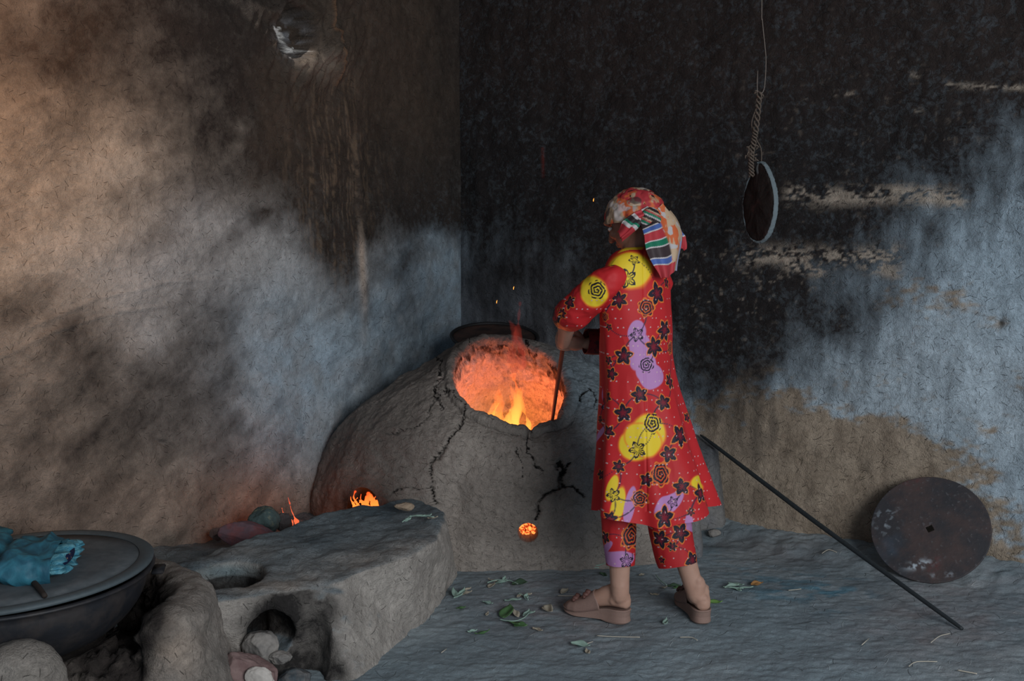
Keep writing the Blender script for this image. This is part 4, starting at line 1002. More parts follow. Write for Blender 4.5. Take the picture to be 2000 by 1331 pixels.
def _body(bm):
    pel = Vector((.43, 3.39, .80))
    limb(bm, [pel, Vector((.43, 3.39, .95)), Vector((.43, 3.385, 1.10)), Vector((.432, 3.385, 1.19))], [.095, .075, .085, .06])
    limb(bm, [shL+Vector((.015, .015, -.012)), Vector((.428, 3.375, 1.19)), shR], [.030, .042, .028])
    nb_ = Vector((.425, 3.39, 1.215)); limb(bm, [nb_, Vector((.418, 3.40, 1.27)), Hc+hu*-.03-hf*.03], [.048, .046, .050])
    for hipx, kn, an in ((Vector((.395, 3.36, .78)), kneeL, ankL), (Vector((.475, 3.42, .78)), kneeR, ankR)):
        d = (an-kn)
        back = Vector((.25, -.9, 0))*.004
        limb(bm, [hipx, hipx.lerp(kn, .5), kn, kn+d*.28+back, kn+d*.55+back*.6, kn+d*.8, an], [.062, .052, .040, .040, .038, .034, .0315], 20)
    for an, he, to in ((ankL, heelL, toeL), (ankR, heelR, toeR)):
        d = (to-he); L = d.length; u = d.normalized(); s = u.cross(Vector((0, 0, 1)))
        hz = .078
        def hg_(x): return .050-.030*sst(.02, .17, np.array([x]))[0]+.003
        xs_ = np.linspace(-.031, .188, 26); prev = None
        for x in xs_:
            top = np.interp(x, [-.031, -.026, -.012, .01, .04, .07, .10, .13, .16, .188], [.072, .093, .112, .128, .132, .116, .097, .080, .064, .050])
            bot = hg_(x)+(.010 if x < -.028 else .0); wd = np.interp(x, [-.031, -.024, -.008, .02, .05, .09, .13, .165, .188], [.010, .022, .029, .0295, .029, .031, .035, .036, .033])
            ring_ = []
            for q in range(24):
                a = 2*PI*q/24; ca_, sa_ = math.cos(a), math.sin(a)
                tz_ = (top+bot)/2+(top-bot)/2*sa_; ww = wd*(ca_ if sa_ < .2 else ca_*(1-.18*(sa_-.2)*(1 if x > .03 else .3)))
                if sa_ < 0: tz_ = (top+bot)/2-(top-bot)/2*abs(sa_)**.6
                ring_.append(bm.verts.new(he+u*x+s*ww+Vector((0, 0, tz_))))
            if prev is not None:
                for q in range(24): bm.faces.new((prev[q], prev[(q+1) % 24], ring_[(q+1) % 24], ring_[q]))
            else: bm.faces.new(ring_[::-1])
            prev = ring_
        bm.faces.new(prev)
        limb(bm, [an+Vector((0, 0, .04)), an, he+u*.014+Vector((0, 0, .115)), he+u*.006+Vector((0, 0, .085))], [.032, .030, .0295, .026], 20)
        ell(bm, he-u*.006+Vector((0, 0, .079)), (.027, .027, .026))
        limb(bm, [an+Vector((0, 0, .02))+u*.008, an+u*.024+Vector((0, 0, -.02)), he+u*.07+Vector((0, 0, .102))], [.025, .022, .014], 16)
        ell(bm, he+u*.022+s*.021+Vector((0, 0, .118)), (.011, .011, .012)); ell(bm, he+u*.022-s*.021+Vector((0, 0, .122)), (.011, .011, .012))
        limb(bm, [an+Vector((0, 0, .06))-u*.014, an-u*.020+Vector((0, 0, .0)), he+Vector((0, 0, .095))-u*.016], [.016, .0115, .016], 12)   # tendon
        for k in range(5):
            o = s*(.030-.0145*k) if True else 0
            ln = (.20, .205, .20, .19, .178)[k]
            capsule(bm, [he+u*.15+o*.8+Vector((0, 0, .042)), he+u*(ln-.008)+o*.85+Vector((0, 0, .034))], [.009, .0085 if k else .0095], 10, sub=1)
    # arms
    wr = hand(bm, G1, elL, sax, 1); limb(bm, [shL+Vector((.012, .012, -.012)), shL.lerp(elL, .5), elL, elL.lerp(wr, .35), wr], [.032, .034, .031, .031, .022])
    ell(bm, wr, (.022, .022, .022))
    wr = hand(bm, G2, Vector((.40, 3.66, .95)), sax, 1); limb(bm, [shR, shR.lerp(elR, .5), elR, elR.lerp(wr, .35), wr], [.030, .033, .033, .033, .023])
    # head
    ell(bm, hp_(0, -.012, .014), (.074, .090, .086), HR, 32, 20)
    ell(bm, hp_(0, .030, -.030), (.058, .058, .075), HR, 28, 18)
    ell(bm, hp_(0, .050, -.075), (.034, .032, .026), HR, 20, 12)        # chin
    ell(bm, hp_(0, .085, .030), (.050, .012, .012), HR, 20, 12)         # brow
    limb(bm, [hp_(0, .086, .012), hp_(0, .100, -.010), hp_(0, .106, -.024)], [.008, .010, .012], 12)   # nose
    ell(bm, hp_(.009, .096, -.026), (.008, .008, .006), HR, 12, 8); ell(bm, hp_(-.009, .096, -.026), (.008, .008, .006), HR, 12, 8)
    ell(bm, hp_(0, .086, -.048), (.022, .009, .005), HR, 16, 10); ell(bm, hp_(0, .085, -.058), (.019, .009, .006), HR, 16, 10)  # lips
    ell(bm, hp_(.035, .070, -.018), (.022, .018, .018), HR, 16, 10); ell(bm, hp_(-.035, .070, -.018), (.022, .018, .018), HR, 16, 10)
    for sg in (1, -1):                                                    # ears
        limb(bm, [hp_(.073*sg, -.004, -.032), hp_(.081*sg, -.012, -.008), hp_(.080*sg, -.016, .014), hp_(.073*sg, -.002, .020)], [.006, .007, .006, .005], 10)
me = sculpt(prims(_body), .0036, 3, None, .5)
V = getV(me); setcol(me, 'Col', np.where((V[:, 2:3] > 1.24), np.array([.62, .50, .46]), np.array([1., 1., 1.])))
link('body', me, M_SKIN, person)
M_EYE = simple('eye', (.6, .58, .55), .3, 10, .1, 0); M_IRIS = simple('iris', (.03, .018, .01), .2, 10, .1, 0)
for sg in (1, -1):
    e = link('eye', prims(lambda bm: ell(bm, hp_(.030*sg, .079, .004), (.0125, .009, .008), HR, 16, 12)), M_EYE, person)
    link('iris', prims(lambda bm: ell(bm, hp_(.030*sg-.001, .0865, .003), (.005, .003, .005), HR, 12, 8)), M_IRIS, e)
# hair under the scarf
M_HAIR = simple('dark_hair', (.040, .018, .012), .6, 60, .5, .6, spec=.4)
def cap_patch(axis, ext, R3, nu=120, nv=60, wr=.0, seed=0, off=Vector((0, 0, 0))):
    ax = axis.normalized(); x, y = frame(ax); Q = []
    for j in range(nv):
        ph = ext*j/(nv-1)
        for i in range(nu):
            a = 2*PI*i/nu; d = ax*math.cos(ph)+(x*math.cos(a)+y*math.sin(a))*math.sin(ph)
            l = Vector((d.dot(hr), d.dot(hf), d.dot(hu)))
            r_ = 1/math.sqrt((l.x/R3[0])**2+(l.y/R3[1])**2+(l.z/R3[2])**2)
            Q.append(Hc+off+d*r_)
    me = grid_mesh('cap', Q, nu, nv, cu=True); return me
def thick(me, t_):
    bm = bmesh.new(); bm.from_mesh(me); bmesh.ops.remove_doubles(bm, verts=bm.verts, dist=1e-5); bmesh.ops.recalc_face_normals(bm, faces=bm.faces)
    bmesh.ops.solidify(bm, geom=bm.faces[:], thickness=t_); bm.to_mesh(me); bm.free()
me = cap_patch(hu*.45-hf*.9, math.radians(88), (.080, .098, .094), off=hu*.006-hf*.010); V = getV(me); N = getN(me)
V = V+N*((fbm(V, (60, 60, 16), 3, 200)-.5)*.008)[:, None]; setV(me, V); thick(me, -.004); link('hair', me, M_HAIR, person)
# ------------------------------------------------------------------ clothing pattern
RED = np.array([.50, .018, .022]); DRED = np.array([.15, .008, .018]); BLK = np.array([.012, .010, .022]); ORG = np.array([.75, .20, .03]); YEL = np.array([.78, .56, .03]); LIL = np.array([.46, .22, .46])
FLW = [(1169, 515, 20), (1227, 547, 21), (1286, 572, 16), (1206, 586, 18), (1301, 647, 16), (1247, 656, 15), (1280, 679, 15), (1215, 697, 19), (1311, 744, 16), (1191, 732, 14), (1305, 552, 12), (1185, 705, 10),
       (1110, 590, 15), (1095, 612, 12), (1250, 769, 18), (1299, 786, 16), (1214, 807, 19), (1185, 843, 15), (1332, 850, 18), (1242, 877, 18), (1307, 885, 18), (1260, 937, 15), (1332, 948, 18), (1206, 910, 14), (1196, 966, 15),
       (1370, 962, 18), (1317, 981, 12), (1169, 820, 9), (1190, 1012, 16), (1300, 1008, 18), (1352, 1000, 9), (1172, 930, 12), (1186, 640, 8), (1183, 775, 12), (1345, 815, 9), (1384, 985, 10),
       (1332, 1040, 20), (1287, 1053, 20), (1179, 1050, 14), (1227, 1097, 15), (1356, 1094, 14), (1311, 1070, 11), (1289, 1095, 9), (1240, 505, 12)]
ROSE = [(1163, 568, 20), (1265, 602, 17), (1266, 715, 17), (1277, 825, 19), (1292, 925, 18), (1247, 972, 17), (1236, 1046, 17), (1312, 680, 12), (1178, 620, 10)]
YB = [(1236, 524, 40, 33, 10), (1156, 574, 27, 24, -40), (1236, 868, 28, 26, 0), (1270, 842, 32, 30, -20), (1254, 856, 36, 27, -30), (1194, 950, 9, 22, -15), (1206, 988, 11, 34, -14), (1372, 945, 14, 34, -16)]
LB = [(1247, 650, 17, 22, 0), (1249, 671, 16, 24, -6), (1264, 724, 21, 22, 0), (1252, 690, 18, 32, -12), (1276, 735, 22, 22, 0), (1262, 712, 20, 24, 0), (1167, 850, 6, 34, 0), (1234, 985, 10, 36, -12), (1308, 985, 12, 26, -28), (1205, 1094, 32, 17, 8), (1182, 1070, 8, 22, 0), (1353, 1028, 8, 18, 0)]
def fflower(u, v, R_, ph, onY):
    r_ = np.hypot(u, v)/R_; a = np.arctan2(v, u)+ph
    npt = 5 if int(ph*10) % 3 else 6
    tri = 1-np.abs(((a*npt/(2*PI)) % 1)-.5)*2
    B = .46+.54*tri**.75
    rel = r_/B
    vein = (np.abs(np.cos(a*npt*1.5)) > .6)
    return B, rel, vein, r_
def paint_garment(me, seed, dens=True, light=1.0, xmax=9999, rnd=14, ymax=9999, ymin=0):
    V = getV(me); N = getN(me); X, Y, dep = proj(V); n_ = len(V)
    view = V-np.array([0, 0, H]); vis = (N*view).sum(1) < 0
    col = np.tile(RED, (n_, 1)); col *= (.9+.2*fbm(V, 6, 3, seed))[:, None]
    rg = np.random.default_rng(seed)
    idv = np.where(vis)[0]; nid = np.where((N*view).sum(1)/np.linalg.norm(view, axis=1) > .55)[0]
    def centre(px, py):
        dd = np.hypot(X[idv]-px, Y[idv]-py)
        if len(dd) == 0 or dd.min() > 9: return None
        near = idv[dd < dd.min()+3]; return near[np.argmin(dep[near])]
    pxm = 3.40/F                            # metres per photo pixel at the person
    def local(c):
        n = N[c]; ex = np.array([1., 0, 0]); ex -= n*ex@n; ex /= np.linalg.norm(ex)+1e-9; ez = np.cross(n, ex)
        if ez[2] < 0: ez = -ez
        q = V-V[c]; near = (np.abs(q) < .16).all(1) & ((N@n) > -.1)
        return q@ex, q@ez, near
    big = []
    for (L, colr) in ((YB, YEL), (LB, LIL)):
        for (px, py, rx, ry, an) in L:
            c = centre(px, py) if px < xmax+45 and ymin < py < ymax else None
            if c is not None: big.append((c, rx*pxm, ry*pxm, an, colr))
    for k in range(rnd):
        if len(nid): big.append((rg.choice(nid), rg.uniform(.03, .06), rg.uniform(.03, .06), rg.uniform(0, 90), YEL if k % 2 else LIL))
    ym = np.zeros(n_, bool)
    for c, rx, ry, an, colr in big:
        u, v, near = local(c); a = math.radians(an); uu = u*math.cos(a)+v*math.sin(a); vv = -u*math.sin(a)+v*math.cos(a)
        q = np.sqrt((uu/rx)**2+(vv/ry)**2)*(1+(fbm(V, 14, 2, 5)-.5)*.35)
        m = sst(1.08, .95, q)*near
        if colr is YEL: col = mixc(col, np.tile(np.array([.85, .22, .02]), (n_, 1)), sst(1.2, 1.0, q)*near)
        col = mixc(col, np.tile(colr, (n_, 1)), m)
        if colr is YEL: ym |= (m > .5)
        else: ym |= (m > .5)
    cen = []
    for (px, py, r_) in FLW:
        c = centre(px, py) if px < xmax and ymin < py < ymax else None
        if c is not None: cen.append((c, r_*pxm*.95, 0))
    for (px, py, r_) in ROSE:
        c = centre(px, py) if px < xmax and ymin < py < ymax else None
        if c is not None: cen.append((c, r_*pxm*.95, 1))
    if dens:
        tries = 0
        while tries < 400 and len(nid):
            tries += 1; c = rg.choice(nid)
            if all(np.linalg.norm(V[c]-V[q[0]]) > .085 for q in cen): cen.append((c, rg.uniform(.027, .034), int(rg.random() < .2)))
    # stems: curved dark lines between neighbouring flowers
    bas = col.copy()
    for i, (c, r_, k) in enumerate(cen):
        dl = sorted((np.linalg.norm(V[c]-V[q[0]]), j) for j, q in enumerate(cen) if j != i)[:2]
        for dd, j in dl:
            if dd > .17 or (j < i and rg.random() < .6): continue
            a, b = V[c], V[cen[j][0]]; mid = (a+b)/2; n = N[c]; sd = np.cross(n, b-a); sd /= np.linalg.norm(sd)+1e-9
            mid = mid+sd*dd*rg.choice([-.28, .28]); box = (np.abs(V-mid) < dd*.75).all(1) & ((N@n) > .1); ii = np.where(box)[0]
            if len(ii) == 0: continue
            best = np.full(len(ii), 9.)
            pr = None
            for s in np.linspace(0, 1, 15):
                q = a*(1-s)**2+2*mid*s*(1-s)+b*s*s
                if pr is not None:
                    e = q-pr; L2 = e@e+1e-12; tt = np.clip(((V[ii]-pr)@e)/L2, 0, 1); w_ = V[ii]-pr-tt[:, None]*e; w_ = w_-(w_@n)[:, None]*n
                    best = np.minimum(best, np.linalg.norm(w_, axis=1))
                pr = q
            m = sst(.0030, .0015, best); col[ii] = mixc(col[ii], np.tile(BLK*2, (len(ii), 1)), m*.85)
    for i, (c, R_, kind) in enumerate(cen):
        u, v, near = local(c); ph = rg.uniform(0, 6.28)
        if kind == 0:
            B, rel, vein, rr = fflower(u, v, R_, ph, False)
            out_ = near & (rr < B+.20); inn_ = near & (rr < B)
            y_ = ym[c]
            rim = near & (rr >= B) & (rr < B+.13)
            if not y_: col = mixc(col, np.tile(ORG, (n_, 1)), rim*.9)
            core = inn_ & (rel < .93)
            petal = np.where((rel > .58)[:, None], BLK, DRED*1.3)
            petal = np.where((vein & (rel > .3) & (rel < .62))[:, None], BLK, petal)
            if y_: petal = np.where((vein & (rel > .15) & (rel < .8))[:, None], bas[c]*1.0, np.where((rel > .2)[:, None], BLK, bas[c]))
            col = np.where(inn_[:, None], petal, col)
        else:
            rr = np.hypot(u, v)/R_; a = np.arctan2(v, u)+ph
            w_ = rr*3.4+a/(2*PI)+.12*np.sin(a*5); fr = w_-np.floor(w_)
            edge = .88+.10*np.cos(a*7)
            m_in = near & (rr < edge); ringb = m_in & (fr < .55); org = m_in & (fr > .55) & (fr < .78)
            rim = near & (rr >= edge) & (rr < edge+.14)
            if not ym[c]: col = mixc(col, np.tile(ORG, (n_, 1)), rim*.8)
            col = np.where(ringb[:, None], BLK, col); col = np.where(org[:, None], (bas[c] if ym[c] else ORG*.8), col)
    # rows of tiny silvery dots
    yy = V[:, 2]; ang = V@np.array([.9, .25, 0.])
    ru = ang/.0145; rv = yy/.030; ru = ru+np.floor(rv)*.5
    dd = np.hypot((ru-np.round(ru))*.0145, (rv-np.floor(rv)-.5)*.030)
    dots = (dd < .0021) & (_h(np.round(ru).astype(np.int64), np.floor(rv).astype(np.int64), 0*ru.astype(np.int64), 3) > .5) & (yy < 1.15)
    col = np.where(dots[:, None], np.array([.60, .42, .42]), col)
    setcol(me, 'Col', col*light)
t = NT('printed_cloth'); tc = t.n('TexCoord').outputs['Object']
n1 = t.n('TexNoise', i_Vector=tc, i_Scale=30.0, i_Detail=3.0).outputs[0]; n2 = t.n('TexNoise', i_Vector=tc, i_Scale=500.0, i_Detail=1.0).outputs[0]
bp = t.n('Bump', i_Strength=.25, i_Distance=.004, i_Height=t.math('ADD', n1, t.math('MULTIPLY', n2, .08)))
p = t.n('BsdfPrincipled', i_Roughness=.62, i_Normal=bp.outputs[0]); t.t.links.new(t.attr('Col'), p.inputs['Base Color']); p.inputs['Specular IOR Level'].default_value = .3; M_CLOTH = t.out(p.outputs[0])
# dress body, lofted
prof = [(486, 1220, 1266, .9), (492, 1208, 1282, .8), (500, 1196, 1293, .66), (512, 1186, 1301, .62), (530, 1180, 1306, .62), (560, 1176, 1310, .66), (600, 1170, 1313, .70), (650, 1170, 1314, .74), (700, 1171, 1313, .76), (740, 1172, 1318, .80),
        (790, 1170, 1333, .86), (840, 1166, 1348, .88), (890, 1162, 1361, .88), (940, 1159, 1377, .88), (985, 1157, 1391, .86), (1022, 1156, 1402, .84)]
pa = np.array(prof, float); NVd, NUd = 440, 520
py_ = np.concatenate([np.linspace(486, 530, 40)[:-1], np.linspace(530, 1022, NVd-39)])
def cub(x, xp, yp):
    # smooth (hermite) interpolation
    m = np.gradient(yp, xp); i = np.clip(np.searchsorted(xp, x)-1, 0, len(xp)-2); h = xp[i+1]-xp[i]; s = (x-xp[i])/h
    return (2*s**3-3*s**2+1)*yp[i]+(s**3-2*s**2+s)*h*m[i]+(-2*s**3+3*s**2)*yp[i+1]+(s**3-s**2)*h*m[i+1]
Lx, Rx, Rt = cub(py_, pa[:, 0], pa[:, 1]), cub(py_, pa[:, 0], pa[:, 2]), cub(py_, pa[:, 0], pa[:, 3])
TH = np.linspace(0, 2*PI, NUd, endpoint=False); rows = []
for y, l, r_, rt_ in zip(py_, Lx, Rx, Rt):
    Yc = 3.385; sk = min(max((y-560)/460, 0), 1)
    q = at((l+r_)/2, y, Yc); hx = (r_-l)/2*Yc/F
    A = hx/(.7071*math.sqrt(1+rt_*rt_)); B = A*rt_
    zc = at(1250, y, Yc-.9*B*sk-.02).z
    fold = 1+sk**1.4*(.075*np.sin(TH*8+1.0+.6*sk)+.05*np.sin(TH*5+2.0)+.025*np.sin(TH*13))
    fold = fold*(1+.012*np.sin(TH*6+y*.02)*(1-sk))
    x = A*np.cos(TH)*fold; yv = B*np.sin(TH)*fold
    zz = zc+.012*sk*np.sin(TH*3+1)
    rows.append(np.stack([q.x+S_.x*x+Fw.x*yv, Yc+S_.y*x+Fw.y*yv, zz+0*x], 1))
me = grid_mesh('dress', np.array(rows).reshape(-1, 3), NUd, len(py_), cu=True)
V = getV(me); N = getN(me)
if (N[len(V)//2] @ (V[len(V)//2]-np.array([.43, 3.385, V[len(V)//2][2]]))) < 0: me.flip_normals(); N = getN(me)
# soft creases: shoulder blade, waist, and a centre seam
V = V+N*((fbm(V, (7, 7, 3.2), 3, 210)-.5)*.020+(1-np.abs(2*fbm(V, (12, 12, 5), 2, 211)-1)-.6)*.006)[:, None]
X, Y, _ = proj(V); V = V-N*(np.exp(-((X-1257-(Y-480)*.012)/2.2)**2)*.003*(Y > 490)*(Y < 1000))[:, None]
setV(me, V); paint_garment(me, 300)
dress = link('dress', me, M_CLOTH, person)
def sleeve(name, pts, rad, NU=300, NV=260, seed=1, fm=.022, paint=True, light=1.0):
    bm = bmesh.new(); tube(bm, pts, rad, NU, False, 1.0, sub=max(4, NV//(len(pts)-1))); me = bpy.data.meshes.new(name); bm.to_mesh(me); bm.free()
    V = getV(me); bmv = bmesh.new(); bmv.from_mesh(me); bmesh.ops.recalc_face_normals(bmv, faces=bmv.faces); bmv.to_mesh(me); bmv.free()
    me.update(); N = getN(me); c = np.mean([list(p) for p in pts], 0)
    if ((V-c)*N).sum() < 0: me.flip_normals(); N = getN(me)
    V = V+N*((fbm(V, (16, 16, 16), 3, seed)-.5)*fm)[:, None]; setV(me, V)
    if paint: paint_garment(me, seed, True, light, 1197, 0, 616)
    return link(name, me, M_CLOTH, dress)
sleeve('sleeve', [Vector((.365, 3.33, 1.19)), Vector((.328, 3.285, 1.195)), shL.lerp(elL, .5)+Vector((0, 0, -.01)), elL+Vector((.012, -.01, .008)), elL+Vector((-.002, .055, -.012)), elL+Vector((.004, .10, -.022))], [.030, .047, .060, .060, .056, .054], seed=301)
sleeve('sleeve', [Vector((.46, 3.42, 1.18)), Vector((.500, 3.46, 1.17)), shR.lerp(elR, .5), elR, Vector((.36, 3.665, .948)), at(1170, 668, 3.655)], [.045, .052, .05, .05, .046, .045], 160, 160, seed=302)
M_CUFF = simple('cuff_cloth', (.13, .010, .014), .7, 60, .6, .5, col2=(.03, .008, .012), thr=(.5, .6))
def _cuff(bm): tube(bm, [at(1178, 668, 3.66), at(1160, 668, 3.652), at(1144, 667, 3.645)], [.044, .044, .043], 60, False, sub=6)
me = prims(_cuff); thick(me, -.004); link('cuff', me, M_CUFF, dress)
def trouser(tops, seed):
    pts = []; rad = []
    for (y, l, r_) in tops:
        q = at((l+r_)/2, y, (3.372 if l < 1250 or y < 1000 else 3.368)-(.035 if l < 1230 else .052)*max(0, (y-950)/153)); pts.append(q); rad.append((r_-l)/2*3.36/F)
    bm = bmesh.new(); tube(bm, pts, rad, 300, False, .92, up=Vector((0, 1, 0)), sub=50); me = bpy.data.meshes.new('trouser_leg'); bm.to_mesh(me); bm.free()
    b2 = bmesh.new(); b2.from_mesh(me); bmesh.ops.recalc_face_normals(b2, faces=b2.faces); b2.to_mesh(me); b2.free()
    N = getN(me); V = getV(me); c = V.mean(0)
    if ((V-c)*N*np.array([1, 1, 0])).sum() < 0: me.flip_normals(); N = getN(me)
    V = V+N*((fbm(V, (12, 12, 4), 3, seed)-.5)*.022)[:, None]; setV(me, V); paint_garment(me, seed, True, .85, 9999, 2, 9999, 1018)
    link('trouser_leg', me, M_CLOTH, person)
trouser([(900, 1184, 1240), (960, 1178, 1242), (1000, 1174, 1242), (1050, 1176, 1242), (1103, 1181, 1240)], 310)
trouser([(900, 1256, 1338), (960, 1258, 1346), (1000, 1261, 1350), (1050, 1272, 1356), (1103, 1286, 1363)], 311)
# ------------------------------------------------------------------ scarf
M_SCARF = M_CLOTH.copy(); M_SCARF.name = 'scarf_cloth'
BEI = np.array([.42, .30, .20]); SR = np.array([.42, .035, .045]); SG = np.array([.01, .16, .09]); SB = np.array([.07, .13, .38]); SW = np.array([.5, .46, .46]); SK = np.array([.03, .02, .022]); SO = np.array([.55, .12, .04])
me = cap_patch(hu*1.0-hf*.42, math.radians(100), (.088, .108, .104), 200, 110, off=hu*.004-hf*.006); V = getV(me); N = getN(me)
rd = 1-np.abs(2*fbm(V, (22, 22, 22), 3, 220)-1)
V = V+N*((rd-.6)*.012)[:, None]; setV(me, V)
q1 = fbm(V, 24, 3, 221); q2 = fbm(V, 30, 3, 222)
c = np.tile(BEI, (len(V), 1)); c = mixc(c, np.tile(SO, (len(V), 1)), sst(.52, .6, q1)); c = mixc(c, np.tile(SR*.9, (len(V), 1)), sst(.56, .62, q2)); c = mixc(c, np.tile(SW, (len(V), 1)), sst(.42, .36, q2)*.7); c = mixc(c, np.tile(SK*1.5, (len(V), 1)), sst(.38, .3, q1)*.8)
setcol(me, 'Col', c); thick(me, -.003)
scarf = link('headscarf', me, M_SCARF, person)
def sheet(name, L, Rr, dl, dr, colf, nu=120, nv=200, bow=.02, amp=.008, seed=1, thk_=.003):
    """L, Rr: px polylines of left/right edges; dl, dr: depth lists"""
    def interp(P, s): return np.interp(s, np.linspace(0, 1, len(P)), P)
    Q = []
    for j in range(nv):
        s = j/(nv-1)
        a = at(interp([p[0] for p in L], s), interp([p[1] for p in L], s), interp(dl, s)); b = at(interp([p[0] for p in Rr], s), interp([p[1] for p in Rr], s), interp(dr, s))
        for i in range(nu):
            u = i/(nu-1); p = a.lerp(b, u); p.y -= bow*math.sin(PI*u)+amp*math.sin(u*13+s*4+seed)*(.5+s); p.x += .006*math.sin(s*7+u*3+seed); p.z += .005*math.sin(u*9+seed)*s; Q.append(p)
    me = grid_mesh(name, Q, nu, nv); V = getV(me)
    u = np.tile(np.linspace(0, 1, nu), nv); s = np.repeat(np.linspace(0, 1, nv), nu)
    setcol(me, 'Col', colf(u, s, V)); thick(me, thk_)
    return link(name, me, M_SCARF, scarf)
def stripes(s, seq):
    out = np.zeros((len(s), 3)); 
    for (a, b, c) in seq: out[(s >= a) & (s <= b)] = c
    return out
def ctail(u, s, V):
    sq = [(0, .06, SG), (.06, .08, SW), (.08, .18, SK), (.18, .20, SW), (.20, .27, SB), (.27, .29, SW), (.29, .43, SR), (.43, .45, SW), (.45, .53, SG), (.53, .55, SW), (.55, .70, SK*1.5), (.70, .72, SW), (.72, .80, SB), (.80, .82, SW), (.82, 1.01, SR)]
    ss = s-.10*u+.05; c = stripes(np.clip(ss, 0, 1), sq)
    m = sst(.55, .62, u-.15*(s > .85)); q1 = fbm(V, (50, 50, 20), 3, 225)
    bz_ = mixc(np.tile(BEI*1.15, (len(u), 1)), np.tile(SO, (len(u), 1)), sst(.52, .6, q1)); bz_ = mixc(bz_, np.tile(SW*.9, (len(u), 1)), sst(.42, .36, fbm(V, 40, 3, 226)))
    c = mixc(c, bz_, m); e = sst(.86, .90, u)*(s > .6); c = mixc(c, np.tile(np.array([.36, .36, .52]), (len(u), 1)), e)
    return c
sheet('scarf_tail', [(1246, 436), (1256, 462), (1265, 490), (1276, 520), (1288, 547)], [(1296, 398), (1318, 425), (1328, 455), (1327, 490), (1325, 528)], [3.32, 3.27, 3.25, 3.25, 3.255], [3.36, 3.37, 3.38, 3.39, 3.39], ctail, seed=1)
sheet('scarf_tail', [(1296, 420), (1308, 438), (1318, 462), (1326, 490)], [(1306, 412), (1326, 440), (1341, 462), (1336, 486)], [3.38, 3.40, 3.42, 3.43], [3.40, 3.42, 3.44, 3.45],
      lambda u, s, V: stripes(np.clip(s, 0, 1), [(0, .35, BEI), (.35, .5, SW), (.5, .62, SB), (.62, .66, SW), (.66, 1.01, SR)]), 50, 90, .01, .004, 4)
sheet('scarf_band', [(1262, 404), (1240, 416), (1218, 434), (1203, 456)], [(1278, 422), (1254, 434), (1234, 452), (1219, 472)], [3.325, 3.315, 3.315, 3.33], [3.32, 3.31, 3.31, 3.33],
      lambda u, s, V: stripes(np.clip(s+u*.1, 0, 1), [(0, .2, SW), (.2, .35, SR), (.35, .42, SW), (.42, .55, SK), (.55, .62, SG), (.62, .72, SW), (.72, 1.01, SR)]), 50, 100, .008, .004, 7)
def _knot(bm):
    k0 = at(1270, 418, 3.315)
    ell(bm, k0, (.026, .022, .021)); ell(bm, at(1262, 430, 3.31), (.018, .016, .022), Matrix.Rotation(.5, 4, 'Y')); ell(bm, at(1280, 425, 3.31), (.018, .016, .026), Matrix.Rotation(-.4, 4, 'Y'))
me = sculpt(prims(_knot), .003, 3); V = getV(me); N = getN(me); V = V+N*((fbm(V, 60, 3, 230)-.5)*.010)[:, None]; setV(me, V)
w_ = (V[:, 0]*14+V[:, 2]*30); fr = w_-np.floor(w_); c = np.where((fr < .3)[:, None], SK, np.where((fr < .45)[:, None], SW, np.where((fr < .7)[:, None], SG, np.where((fr < .85)[:, None], SR, BEI)))); setcol(me, 'Col', c)
link('scarf_knot', me, M_SCARF, scarf)
